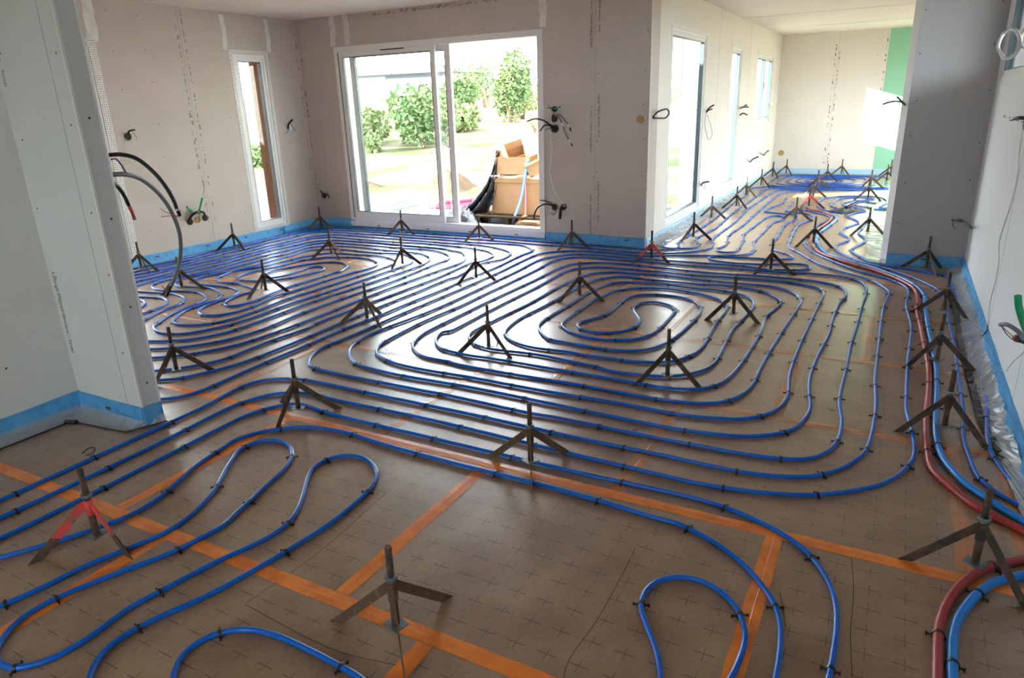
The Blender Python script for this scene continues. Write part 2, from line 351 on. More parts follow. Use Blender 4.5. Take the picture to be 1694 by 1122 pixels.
# ------------------------------------------------------------------ windows and doors
def fr(b, axis, p, q, u0, u1, z0, z1, wd, wb_=None):
    """rectangular frame of profile width wd between planes p and q"""
    wb_ = wb_ or wd; lo, hi = min(p, q), max(p, q)
    for a, c, e, f in ((u0,u0+wd,z0,z1),(u1-wd,u1,z0,z1),(u0+wd,u1-wd,z0,z0+wb_),(u0+wd,u1-wd,z1-wd,z1)):
        b.box((lo,a,e),(hi,c,f)) if axis == 'X' else b.box((a,lo,e),(c,hi,f))
    return b
def pane(axis, p, u0, u1, z0, z1, parent):
    b = MB().box((p-.002,u0,z0),(p+.002,u1,z1)) if axis == 'X' else MB().box((u0,p-.002,z0),(u1,p+.002,z1))
    return b.build('pane', M_glass, parent)
def window(name, axis, p, out, O, label, leafs=1, bead=.045):
    u0, u1, z0, z1 = O; s = 1 if out > p else -1; e = struct(name, label=label)
    fr(MB(), axis, p+s*.004, p+s*.075, u0, u1, z0, z1, .035).build('frame', M_pvc, e)
    wd = (u1-u0-.06)/leafs
    for i in range(leafs):
        a = u0+.03+i*wd
        sh = fr(MB(), axis, p+s*.012, p+s*.062, a, a+wd, z0+.03, z1-.03, .05).build('sash', M_pvc, e)
        fr(MB(), axis, p+s*.0105, p+s*.064, a+.046, a+wd-.046, z0+.076, z1-.076, .007).build('gasket', M_gasket, sh)
        pane(axis, p+s*.036, a+.05, a+wd-.05, z0+.08, z1-.08, e)
    if leafs == 2:
        m = (u0+u1)/2; b = MB(); b.box((p-s*.03,m-.012,z0+.5*(z1-z0)),(p,m+.012,z0+.5*(z1-z0)+.12)) if axis == 'X' else None; b.build('handle', M_pvc, e)
    if bead: fr(MB(), axis, p, p-s*.003, u0-bead, u1+bead, z0-bead, z1+bead, bead).build('perforated_bead', M_bead, e)
    return e
window('window_1', 'X', XL, XL-1, W_narrow, 'tall narrow white window near the corner of the left wall', bead=.05)
window('door_1', 'X', XL, XL-1, W_glazed, 'glazed door half hidden behind the grey partition', bead=.075)
window('door_2', 'X', XC, XC-1, W1, 'reflecting glazed door nearest the corner in the far room', bead=.03)
window('window_2', 'X', XC, XC-1, W2, 'tall narrow bright window in the far room', bead=.03)
window('window_3', 'X', XC, XC-1, W3, 'two-leaf bright window beside the far wall', 2, bead=.03)
window('window_4', 'X', XR, XR+1, WR, 'window high up in the right wall beside the stub wall', bead=0)
window('door_added_1', 'X', XE, XE+1, WE1, 'wide glazed door added for light in the hidden right wall of the far room', 2, bead=0)  # unseen opening added to bring daylight into the far room
window('door_added_2', 'X', XE, XE+1, WE2, 'second glazed door added for light in the hidden right wall of the far room', 2, bead=0)  # second unseen opening, added for the same daylight
window('window_added', 'Y', YN, YN-1, WN, 'window added for light in the rear wall', bead=0)  # unseen opening behind the camera, added as fill light
for nm_, O in (('window_1', W_narrow), ('door_1', W_glazed)):      # brick cheeks outside the two left wall openings
    b = MB()
    for u in (O[0]-.001, O[1]-.012): b.box((XL-.285,u,O[2]),(XL-.08,u+.013,O[3]))
    b.box((XL-.285,O[0],O[3]-.012),(XL-.08,O[1],O[3]+.001)); b.build('brick_reveal', M_brick, bpy.data.objects[nm_])
d = struct('door_3', label='white two-track sliding patio door with its right half open')
u0, u1, z0, z1 = W_slide
fr(MB(), 'Y', YB-.012, YB+.10, u0-.055, u1+.03, z0, z1+.035, .065, .05).build('frame', M_pvc, d)
MB().box((u0-.05,YB-.03,z0-.05),(u1+.03,YB+.10,z0+.01)).build('threshold', M_pvc, d)
MB().box((u0,YB-.0135,z0+.05),(u0+.012,YB-.012,z1-.03)).build('track_seal', M_gasket, d)
lf = fr(MB(), 'Y', YB+.006, YB+.04, -6.30, -4.86, z0+.04, z1-.03, .062, .10).build('fixed_leaf', M_pvc, d)
fr(MB(), 'Y', YB+.003, YB+.042, -6.242, -4.918, z0+.136, z1-.088, .006).build('gasket', M_gasket, lf)
pane('Y', YB+.022, -6.238, -4.922, z0+.14, z1-.092, lf)
sl = fr(MB(), 'Y', YB+.05, YB+.088, -6.17, -4.68, z0+.02, z1-.02, .075, .10).build('sliding_leaf', M_pvc, d)
fr(MB(), 'Y', YB+.047, YB+.09, -6.099, -4.751, z0+.116, z1-.091, .006).build('gasket', M_gasket, sl)
pane('Y', YB+.068, -6.095, -4.755, z0+.12, z1-.095, sl)
MB().tube(spline([(-4.735,YB+.05,1.02),(-4.775,YB+.03,1.06),(-4.79,YB+.02,1.15),(-4.775,YB+.03,1.24),(-4.735,YB+.05,1.28)],4), .008).build('handle', M_pvc, sl)
MB().box((-5.62,YB-.016,2.165),(-5.28,YB-.012,2.178)).build('vent_slot', M_gasket, d)
b = MB()
for (x, zs) in ((-4.99,(.25,.62,.98,1.33,1.68,2.0)),(-5.52,(.28,.75,1.25,1.55,1.9)),(-4.80,(.25,.62,.98,1.33,1.68,2.0))):
    for z in zs: b.disc((x+random.uniform(-.01,.01), YB+.0192 if x < -4.9 else YB+.0652, z), (0,-1,0), .007, 8)
b.build('spot_marks', M_screw, lf)
MB().box((u0-.02,YB+.1,z0-.06),(u1+.02,YB+.40,z0-.02)).build('outer_sill', M_terrace, d)
for nm, a, c, e, f, m in (('extension_corner_bead', XC-.004, YB-.004, XC+.004, YB+.006, M_pvc),):
    MB().box((a,c,.1),(e,f,H)).build('corner_bead', m, wb)

# ------------------------------------------------------------------ blue edge strips and film along the wall feet
def edge_strip(label, path, inward, zt=.095, wob=.006, m=M_tapeblue):
    """foam strip standing against the wall foot; path in plan, inward = unit vector into the room"""
    P = []
    for a, c in zip(path[:-1], path[1:]):
        a, c = Vector((*a,0)), Vector((*c,0)); n = max(2, int((c-a).length/.12))
        P += [a+(c-a)*i/n for i in range(n)]
    P.append(Vector((*path[-1],0))); b = MB(); vs = []
    for i, p in enumerate(P):
        iv = Vector((*inward,0)) if not callable(inward) else inward(p)
        t = zt+random.uniform(-.004,.004); q = p+iv*(.008+abs(random.gauss(0,wob)))
        vs += [tuple(p+iv*.001), (p.x+iv.x*.001, p.y+iv.y*.001, t), (q.x, q.y, t-.003), (q.x+iv.x*.004, q.y+iv.y*.004, 0.001)]
    n = len(P)
    b.add(vs, [(4*i+k, 4*i+4+k, 4*i+5+k, 4*i+1+k) for i in range(n-1) for k in range(3)] + [(0,1,2,3), (4*n-1,4*n-2,4*n-3,4*n-4)])
    o = b.build('edge_strip', m); a, c = Vector((*path[0],0)), Vector((*path[-1],0)); L_ = (c-a).length; t = (c-a)/L_; iv = Vector((*inward,0)); q = .3
    while q < L_-.1 and m is M_tapeblue and L_ < 6:
        p = a+t*q+iv*.034; MB().prism([p-t*.022+Vector((0,0,zt*.62)), p+t*.022+Vector((0,0,zt*.62)), p+t*.022+Vector((0,0,zt*.76)), p-t*.022+Vector((0,0,zt*.76))], (0,0,0), iv*.001).build('printed_dash', M_gasket, o); q += random.uniform(.55,.8)
    return tag(o, label, 'edge strip', 'blue foam strips along the wall feet')
edge_strip('blue foam edge strip along the foot of the left wall', [(XL,YP1),(XL,6.7)], (1,0))
# the strip that bulges round the corner
def corner_strip():
    pts = [(XL+.01,6.45),(XL+.03,6.7),(XL+.12,6.93),(XL+.32,7.06),(XL+.6,YB-.015),(XL+.75,YB-.01)]
    P = spline([(x,y,0) for x, y in pts], 5); b = MB(); vs = []
    for i, p in enumerate(P):
        f = math.sin(math.pi*i/(len(P)-1)); z = .085+.05*f
        vs += [(p.x,p.y,z),(p.x+.02,p.y-.02,.001)]
    b.add(vs, [(2*i,2*i+1,2*i+3,2*i+2) for i in range(len(P)-1)], True)
    o = b.build('edge_strip', M_tapeblue); tag(o, 'blue foam edge strip bulging round the corner under the narrow window', 'edge strip', 'blue foam strips along the wall feet')
    so = o.modifiers.new('thick', 'SOLIDIFY'); so.thickness = .006
corner_strip()
edge_strip('blue foam edge strip along the back wall below the sliding door', [(XL+.76,YB),(-3.47,YB)], (0,-1), .078)
edge_strip('blue foam edge strip on the back wall right of the sliding door', [(-3.465,YB),(XC-.002,YB)], (0,-1), .10)
edge_strip('pale blue edge strip along the far room window wall', [(XC,YB+.02),(XC,YF-.02)], (1,0), .09, .006, M_palestrip)
edge_strip('pale blue edge strip along the foot of the far wall', [(XC+.02,YF-.002),(XE-.01,YF-.002)], (0,-1), .10, .003, M_palestrip)
edge_strip('blue edge strip along the foot of the stub wall', [(XCOL,YB-.006),(XR,YB-.006)], (0,-1), .10)
edge_strip('light blue edge strip peeling along the right wall', [(XR,YB-.03),(XR,YN)], (-1,0), .10, .014)
edge_strip('blue edge strip along the near left wall', [(XI,YN),(XI,YP0)], (1,0), .10)
edge_strip('blue edge strip on the front face of the partition', [(XI+.01,YP0),(XP,YP0)], (0,-1), .10)
edge_strip('short blue edge strip on the partition end', [(XP,YP0-.005),(XP,YP1)], (1,0), .10)
def film(label, rows, hump=.01, m=M_film, edge=False, pleat=0):
    """crumpled film: rows = list of polylines (same count) from the wall foot outwards"""
    n = len(rows[0]); vs = []; pl = [random.random()*pleat for _ in range(n)]
    for j, r in enumerate(rows):
        for i, p in enumerate(r): vs.append((p[0]+random.uniform(-.006,.006), p[1]+random.uniform(-.006,.006), max(.0015, p[2]+random.uniform(-.2,1)*hump+pl[i]*math.sin(math.pi*(j+.5)/(len(rows)+.5)))))
    b = MB().add(vs, [(j*n+i, j*n+i+1, (j+1)*n+i+1, (j+1)*n+i) for j in range(len(rows)-1) for i in range(n-1)])
    o = b.build('plastic_film', m)
    if edge: MB().tube([(p[0], p[1], p[2]+.004) for p in rows[-1]], .0035, 6).build('dark_film_edge', M_clip, o)
    return tag(o, label, 'film', 'clear film skirts at the wall feet')
def lerp_rows(A, B, nu, nv, za=.06, zb=.002):
    def at(P, t):
        k = t*(len(P)-1); i = min(int(k), len(P)-2); f = k-i; return (P[i][0]+(P[i+1][0]-P[i][0])*f, P[i][1]+(P[i+1][1]-P[i][1])*f)
    out = []
    for j in range(nv+1):
        f = j/nv; out.append([(at(A,i/nu)[0]*(1-f)+at(B,i/nu)[0]*f, at(A,i/nu)[1]*(1-f)+at(B,i/nu)[1]*f, za*(1-f)**2+zb) for i in range(nu+1)])
    return out
film('clear pleated film skirt lying along the right wall foot', lerp_rows([(XR-.025,YB-.05),(XR-.025,0)], [[0.491, 6.946], [0.499, 5.57], [0.496, 4.124], [0.532, 3.267], [0.581, 2.789]]+[(.40,0)], 230, 5, .05), .004, pleat=.015)
film('clear film hanging from the strip on the near left wall', lerp_rows([(XI+.02,-.5),(XI+.02,YP0-.02)], [(XI+.12,-.5),(XI+.14,YP0-.13)], 40, 3, .03), .004, edge=True)
film('clear film apron round the partition foot', lerp_rows([(XI+.03,YP0-.02),(XP+.01,YP0-.02),(XP+.015,YP1)], [(XI+.14,YP0-.14),(XP-.02,YP0-.10),(XP+.06,YP1-.02)], 24, 3, .035), .004, edge=True)
film('crumpled bright film along the far room window wall', lerp_rows([(XC+.02,YB+.05),(XC+.02,11.5)], [(XC+.16,YB+.1),(XC+.15,11.5)], 120, 4, .05), .012, pleat=.012)
film('crumpled white film beside the stub wall edge', lerp_rows([(XCOL-.01,YB-.03),(XCOL+.1,9.4)], [(XCOL-.17,YB+.1),(XCOL-.25,9.5)], 40, 4, .03), .014, pleat=.012)
# dark felt strip on the right
def ribbon(name, label, cat, pts, wd, m, z=.003, wav=0):
    P = spline([(x,y,0) for x, y in pts], 8); vs = []
    for i, p in enumerate(P):
        t = (P[min(i+1,len(P)-1)]-P[max(i-1,0)]).normalized(); q = Vector((-t.y,t.x,0))
        wl_ = wd*(.7+.5*random.random())/2
        vs += [(*(p+q*wl_).xy, z+random.uniform(0,wav)), (*(p-q*wl_).xy, z+random.uniform(0,wav))]
    o = MB().add(vs, [(2*i,2*i+1,2*i+3,2*i+2) for i in range(len(P)-1)]).build(name, m); so = o.modifiers.new('thick','SOLIDIFY'); so.thickness = .003; so.offset = 1
    return tag(o, label, cat)
ribbon('felt_strip', 'ragged dark strip twisting between the two right hand blue pipes', 'strip', [[0.503, 6.495], [0.491, 5.336], [0.483, 4.799], [0.488, 4.411], [0.497, 4.018], [0.5, 3.729], [0.519, 3.477], [0.546, 3.303], [0.586, 3.179], [0.648, 3.027]], .035, M_clip, .004, .012)

# ------------------------------------------------------------------ orange tapes over the board joints
TW = .058
def joint_tape(label, x0, y0, x1, y1):
    n = max(2, int(math.hypot(x1-x0, y1-y0)/.05)); dx, dy = (x1-x0)/n, (y1-y0)/n; l = math.hypot(dx, dy); qx, qy = -dy/l, dx/l; vs = []
    for i in range(n+1):
        e = TW/2+random.uniform(-.0015,.0015); o_ = random.uniform(-.001,.001); x, y = x0+dx*i, y0+dy*i
        for f, z in ((1,.0008),(.06,.0016),(0,.0008),(-.06,.0016),(-1,.0008)): vs.append((x+qx*(e*f+o_), y+qy*(e*f+o_), z))
    b = MB().add(vs, [(5*i+k, 5*i+k+1, 5*i+6+k, 5*i+5+k) for i in range(n) for k in range(4)])
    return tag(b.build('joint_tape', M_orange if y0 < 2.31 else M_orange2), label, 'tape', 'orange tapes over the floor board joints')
for label, *q in [
('orange tape line across the foreground nearest the camera', -3.62, 1.325, 0.6, 1.325),
('orange tape line from the partition end to the right wall', -3.62, 2.305, 0.56, 2.305),
('orange tape line across the floor through the left bends of the big spiral', -6.9, 3.3, 0.58, 3.3),
('orange tape line across the floor through the middle of the big spiral', -6.9, 4.295, 0.58, 4.295),
('orange tape line across the floor behind the big spiral centre', -6.9, 5.3, 0.58, 5.3),
('orange tape line across the floor closest to the sliding door', -6.9, 6.3, 0.58, 6.3),
('orange tape short joint between the red stand and the foreground middle', -1.42, 1.356, -1.42, 2.274),
('orange tape short joint beside the teardrop loop', -0.22, 1.356, -0.22, 2.274),
('orange tape short joint beside the two hairpin loops', -2.595, 1.356, -2.595, 2.274),
('orange tape stub at the very bottom under the nearest stand', -1.045, 0.5, -1.045, 1.294),
('orange tape stub at the lower left under the hairpin loops', -2.25, 0.3, -2.25, 1.294),
('orange tape short joint right of the partition end', -3.24, 2.336, -3.24, 3.269),
('orange tape short joint below the left bends of the spiral', -2.04, 2.336, -2.04, 3.269),
('orange tape short joint under the front run of the spiral', -0.835, 2.336, -0.835, 3.269),
('orange tape short joint under the right hand mains', 0.365, 2.336, 0.365, 3.269),
('orange tape edge joint beside the right wall film', 0.545, 2.336, 0.545, 3.269),
('orange tape joint left of the big spiral', -2.79, 3.331, -2.79, 4.264),
('orange tape joint through the front of the spiral centre', -1.58, 3.331, -1.58, 4.264),
('orange tape joint through the right turn of the spiral', -0.37, 3.331, -0.37, 4.264),
('orange tape joint between the left and big spirals', -3.64, 4.326, -3.64, 5.269),
('orange tape joint at the left shoulder of the big spiral', -2.44, 4.326, -2.44, 5.269),
('orange tape joint behind the blob at the spiral centre', -1.235, 4.326, -1.235, 5.269),
('orange tape joint among the upright runs at the right', -0.03, 4.326, -0.03, 5.269),
('orange tape joint under the left spiral bends', -4.85, 3.331, -4.85, 4.264),
('orange tape joint under the left spiral centre', -5.4, 4.326, -5.4, 5.269),
('orange tape joint under the right loops of the left spiral', -4.9, 5.331, -4.9, 6.269),
('orange tape joint below the back wall corner', -1.9, 5.331, -1.9, 6.269)]: joint_tape(label, *q)

# ------------------------------------------------------------------ heating pipes
PIPES = {
 'centre': [-1.114,12.349,-1.252,12.371,-1.348,12.347,-1.463,12.268,-1.523,12.188,-1.586,11.998,-1.62,11.781,-1.623,11.461,-1.614,10.961,-1.609,10.461,-1.603,9.961,-1.597,9.461,-1.58,8.961,-1.588,8.461,-1.599,8.141,-1.577,7.902,-1.512,7.568,-1.512,7.449,-1.544,7.251,-1.539,7.192,-1.513,7.138,-1.485,7.11,-1.448,7.095,-1.409,7.098,-1.376,7.12,-1.354,7.154,-1.339,7.212,-1.339,7.292,-1.362,7.51,-1.379,7.77,-1.439,8.064,-1.454,8.243,-1.439,8.743,-1.429,9.243,-1.417,9.463,-1.399,9.541,-1.37,9.593,-1.339,9.617,-1.3,9.625,-1.245,9.603,-1.211,9.555,-1.189,9.458,-1.193,9.358,-1.225,9.242,-1.267,9.109,-1.28,8.97,-1.27,8.47,-1.268,7.97,-1.259,7.71,-1.195,7.396,-1.179,7.237,-1.185,7.157,-1.209,7.081,-1.24,7.03,-1.285,6.991,-1.374,6.945,-1.841,6.767,-2.081,6.666,-2.177,6.641,-2.257,6.644,-2.514,6.682,-2.674,6.682,-2.833,6.665,-2.91,6.644,-2.999,6.598,-3.078,6.536,-3.143,6.461,-3.171,6.408,-3.188,6.33,-3.196,6.13,-3.183,5.81,-3.168,5.471,-3.17,4.97,-3.181,4.47,-3.192,3.97,-3.194,3.47,-3.206,3.231,-3.203,3.151,-3.188,3.093,-3.154,3.02,-3.111,2.953,-3.068,2.911,-3.016,2.881,-2.958,2.865,-2.839,2.855,-2.659,2.851,-2.159,2.85,-1.959,2.852,-1.499,2.832,-1.419,2.835,-1.319,2.842,-0.819,2.835,-0.599,2.841,-0.479,2.844,-0.379,2.853,-0.301,2.867,-0.243,2.885,-0.207,2.902,-0.175,2.925,-0.148,2.955,-0.128,2.989,-0.104,3.045,-0.089,3.103,-0.08,3.162,-0.077,3.242,-0.081,3.382,-0.092,3.461,-0.105,3.56,-0.113,3.7,-0.111,4.1,-0.114,4.58,-0.103,5.08,-0.099,5.581,-0.088,5.981,-0.102,6.12,-0.123,6.218,-0.144,6.273,-0.178,6.323,-0.224,6.361,-0.311,6.41,-0.368,6.429,-0.468,6.438,-0.588,6.434,-0.985,6.386,-1.165,6.386,-1.385,6.384,-1.725,6.374,-1.924,6.387,-2.124,6.4,-2.544,6.401,-2.644,6.398,-2.72,6.376,-2.789,6.335,-2.848,6.281,-2.879,6.23,-2.898,6.152,-2.904,6.033,-2.883,5.733,-2.882,5.233,-2.889,4.733,-2.888,4.373,-2.917,3.954,-2.913,3.734,-2.895,3.454,-2.886,3.395,-2.867,3.338,-2.839,3.285,-2.801,3.239,-2.77,3.214,-2.698,3.178,-2.624,3.15,-2.546,3.131,-2.426,3.12,-2.266,3.117,-2.046,3.126,-1.546,3.119,-1.386,3.125,-1.207,3.135,-1.027,3.133,-0.827,3.128,-0.767,3.132,-0.688,3.146,-0.572,3.176,-0.535,3.192,-0.502,3.214,-0.457,3.254,-0.42,3.301,-0.391,3.353,-0.371,3.41,-0.36,3.469,-0.353,3.549,-0.357,3.648,-0.38,3.827,-0.392,4.067,-0.397,4.447,-0.392,4.947,-0.388,5.447,-0.381,5.747,-0.392,5.826,-0.419,5.901,-0.44,5.935,-0.47,5.962,-0.575,6.019,-0.67,6.052,-0.768,6.066,-0.908,6.066,-1.167,6.04,-1.466,6.017,-1.626,6.024,-1.925,6.046,-2.225,6.049,-2.325,6.039,-2.383,6.023,-2.452,5.984,-2.529,5.919,-2.565,5.872,-2.59,5.818,-2.603,5.759,-2.601,5.599,-2.589,5.119,-2.604,4.619,-2.604,4.119,-2.603,3.839,-2.607,3.819,-2.615,3.801,-2.643,3.773,-2.645,3.753,-2.632,3.695,-2.61,3.639,-2.579,3.588,-2.541,3.541,-2.496,3.501,-2.462,3.481,-2.405,3.463,-2.266,3.443,-2.206,3.44,-2.066,3.448,-1.626,3.44,-1.286,3.438,-1.026,3.426,-0.966,3.428,-0.908,3.44,-0.851,3.459,-0.798,3.487,-0.767,3.512,-0.741,3.543,-0.713,3.596,-0.694,3.652,-0.676,3.751,-0.665,3.89,-0.658,4.291,-0.661,4.591,-0.671,4.75,-0.687,4.91,-0.686,5.01,-0.661,5.208,-0.647,5.307,-0.647,5.387,-0.658,5.446,-0.694,5.517,-0.75,5.6,-0.791,5.643,-0.858,5.687,-0.95,5.726,-1.029,5.742,-1.108,5.741,-1.288,5.726,-1.708,5.724,-1.848,5.733,-1.985,5.757,-2.025,5.757,-2.063,5.744,-2.127,5.696,-2.166,5.651,-2.214,5.563,-2.239,5.487,-2.254,5.388,-2.266,5.149,-2.268,4.708,-2.294,4.309,-2.29,4.189,-2.275,4.07,-2.252,3.973,-2.229,3.918,-2.194,3.869,-2.151,3.827,-2.102,3.792,-2.03,3.758,-1.973,3.74,-1.914,3.731,-1.854,3.73,-1.694,3.744,-1.634,3.741,-1.555,3.733,-1.415,3.742,-1.295,3.744,-1.236,3.751,-1.178,3.766,-1.122,3.788,-1.07,3.818,-1.04,3.844,-1.016,3.876,-0.982,3.949,-0.955,4.024,-0.944,4.083,-0.94,4.183,-0.947,4.323,-0.973,4.662,-0.98,5.042,-0.989,5.121,-1.006,5.179,-1.031,5.233,-1.065,5.282,-1.11,5.322,-1.245,5.408,-1.301,5.429,-1.497,5.47,-1.577,5.474,-1.656,5.464,-1.732,5.438,-1.801,5.397,-1.862,5.346,-1.91,5.282,-1.936,5.228,-1.956,5.151,-1.976,4.992,-1.982,4.832,-1.968,4.332,-1.959,4.273,-1.944,4.236,-1.922,4.203,-1.88,4.16,-1.832,4.124,-1.761,4.087,-1.704,4.068,-1.645,4.057,-1.585,4.055,-1.526,4.067,-1.452,4.097,-1.4,4.127,-1.371,4.154,-1.348,4.186,-1.323,4.241,-1.302,4.318,-1.295,4.398,-1.298,4.558,-1.314,4.877,-1.323,4.916,-1.34,4.952,-1.366,4.983,-1.414,5.019,-1.468,5.044,-1.508,5.049,-1.547,5.042,-1.582,5.022,-1.607,4.992,-1.623,4.955,-1.628,4.896,-1.618,4.836,-1.599,4.78,-1.55,4.693,-1.5,4.606,-1.471,4.532,-1.46,4.473,-1.461,4.413,-1.479,4.335,-1.503,4.28,-1.527,4.248,-1.558,4.223,-1.611,4.195,-1.649,4.182,-1.689,4.179,-1.728,4.185,-1.766,4.198,-1.8,4.219,-1.826,4.249,-1.845,4.285,-1.852,4.324,-1.846,4.363,-1.788,4.49,-1.764,4.567,-1.751,4.646,-1.752,4.766,-1.765,5.025,-1.752,5.104,-1.732,5.161,-1.697,5.209,-1.665,5.234,-1.611,5.26,-1.554,5.276,-1.494,5.281,-1.434,5.276,-1.376,5.261,-1.322,5.236,-1.272,5.202,-1.232,5.157,-1.191,5.089,-1.16,5.015,-1.141,4.938,-1.131,4.838,-1.136,4.438,-1.149,4.259,-1.165,4.16,-1.187,4.083,-1.212,4.028,-1.247,3.98,-1.276,3.952,-1.309,3.93,-1.365,3.908,-1.443,3.89,-1.522,3.884,-1.642,3.892,-1.781,3.907,-1.861,3.913,-1.898,3.926,-1.931,3.949,-1.988,4.006,-2.049,4.085,-2.079,4.136,-2.1,4.193,-2.112,4.272,-2.115,4.472,-2.106,4.832,-2.114,5.092,-2.102,5.231,-2.075,5.389,-2.05,5.465,-2.02,5.517,-1.975,5.556,-1.921,5.581,-1.843,5.598,-1.703,5.611,-1.583,5.606,-1.365,5.58,-1.165,5.583,-1.106,5.576,-1.03,5.55,-0.96,5.511,-0.914,5.472,-0.878,5.425,-0.844,5.353,-0.824,5.275,-0.814,5.156,-0.818,4.996,-0.839,4.636,-0.833,4.436,-0.804,3.957,-0.809,3.877,-0.821,3.818,-0.842,3.762,-0.873,3.711,-0.91,3.664,-0.955,3.624,-1.007,3.594,-1.063,3.573,-1.122,3.561,-1.301,3.545,-1.341,3.549,-1.416,3.576,-1.475,3.585,-1.595,3.596,-1.753,3.618,-1.853,3.622,-1.973,3.614,-2.092,3.601,-2.172,3.602,-2.232,3.611,-2.27,3.622,-2.306,3.64,-2.353,3.677,-2.395,3.72,-2.429,3.769,-2.449,3.826,-2.457,3.885,-2.451,4.045,-2.433,4.365,-2.414,4.644,-2.416,4.904,-2.419,5.184,-2.403,5.464,-2.383,5.623,-2.357,5.719,-2.33,5.772,-2.289,5.816,-2.203,5.867,-2.147,5.888,-2.027,5.891,-1.869,5.911,-1.729,5.907,-1.23,5.869,-1.07,5.868,-0.89,5.874,-0.811,5.864,-0.754,5.847,-0.685,5.806,-0.64,5.766,-0.592,5.702,-0.557,5.631,-0.527,5.535,-0.514,5.457,-0.516,5.297,-0.534,4.797,-0.545,4.297,-0.548,3.937,-0.543,3.697,-0.549,3.597,-0.56,3.538,-0.578,3.48,-0.602,3.426,-0.636,3.376,-0.664,3.348,-0.697,3.325,-0.751,3.3,-0.809,3.285,-0.888,3.274,-1.008,3.268,-1.248,3.271,-1.408,3.277,-1.668,3.272,-1.868,3.268,-2.128,3.271,-2.208,3.278,-2.286,3.294,-2.426,3.298,-2.485,3.31,-2.539,3.335,-2.604,3.382,-2.648,3.423,-2.672,3.455,-2.699,3.508,-2.733,3.603,-2.748,3.681,-2.756,3.821,-2.752,4.161,-2.749,4.541,-2.73,5.041,-2.717,5.361,-2.716,5.801,-2.703,5.96,-2.688,6.018,-2.659,6.07,-2.617,6.113,-2.533,6.167,-2.428,6.225,-2.37,6.239,-2.25,6.237,-1.95,6.222,-1.614,6.169,-1.395,6.159,-1.195,6.165,-0.937,6.2,-0.678,6.188,-0.538,6.177,-0.46,6.157,-0.388,6.124,-0.322,6.079,-0.282,6.034,-0.255,5.981,-0.233,5.904,-0.223,5.805,-0.226,5.725,-0.249,5.587,-0.26,5.307,-0.261,5.007,-0.254,4.747,-0.261,4.567,-0.276,4.307,-0.281,3.987,-0.275,3.827,-0.25,3.609,-0.233,3.49,-0.231,3.43,-0.241,3.33,-0.256,3.252,-0.275,3.195,-0.295,3.16,-0.319,3.128,-0.362,3.087,-0.411,3.052,-0.464,3.023,-0.52,3.003,-0.598,2.985,-0.697,2.97,-0.777,2.965,-1.197,2.973,-1.697,2.993,-1.957,2.998,-2.217,2.99,-2.397,2.984,-2.536,2.991,-2.715,3.012,-2.773,3.027,-2.827,3.053,-2.894,3.097,-2.954,3.15,-2.992,3.196,-3.034,3.264,-3.064,3.338,-3.085,3.436,-3.092,3.516,-3.082,3.675,-3.035,4.073,-3.02,4.352,-3.021,4.692,-3.027,5.193,-3.033,5.653,-3.054,6.032,-3.046,6.152,-3.023,6.229,-2.945,6.368,-2.896,6.431,-2.834,6.481,-2.761,6.513,-2.683,6.531,-2.483,6.54,-2.224,6.514,-1.724,6.525,-1.224,6.532,-1.125,6.521,-0.993,6.474,-0.934,6.469,-0.855,6.482,-0.664,6.542,-0.63,6.564,-0.603,6.593,-0.586,6.629,-0.58,6.668,-0.59,6.727,-0.612,6.76,-0.646,6.78,-0.686,6.787,-0.745,6.78,-0.819,6.75,-0.959,6.673,-1.017,6.656,-1.096,6.649,-1.195,6.631,-1.294,6.634,-1.392,6.656,-1.446,6.681,-1.491,6.721,-1.513,6.754,-1.523,6.792,-1.515,6.831,-1.492,6.864,-1.458,6.884,-1.379,6.895,-1.219,6.895,-1.06,6.912,-1.021,6.906,-0.966,6.882,-0.946,6.885,-0.897,6.918,-0.793,7.012,-0.776,7.047,-0.778,7.087,-0.8,7.143,-0.848,7.207,-0.971,7.337,-1.01,7.407,-1.042,7.523,-1.075,7.74,-1.083,7.88,-1.078,7.96,-1.102,8.459,-1.118,8.959,-1.106,9.119,-1.035,9.451,-1.043,9.571,-1.069,9.688,-1.108,9.757,-1.154,9.795,-1.266,9.838,-1.4,9.879,-1.489,9.924,-1.518,9.975,-1.532,10.094,-1.519,10.294,-1.434,10.705,-1.427,10.884,-1.444,11.384,-1.445,11.504],
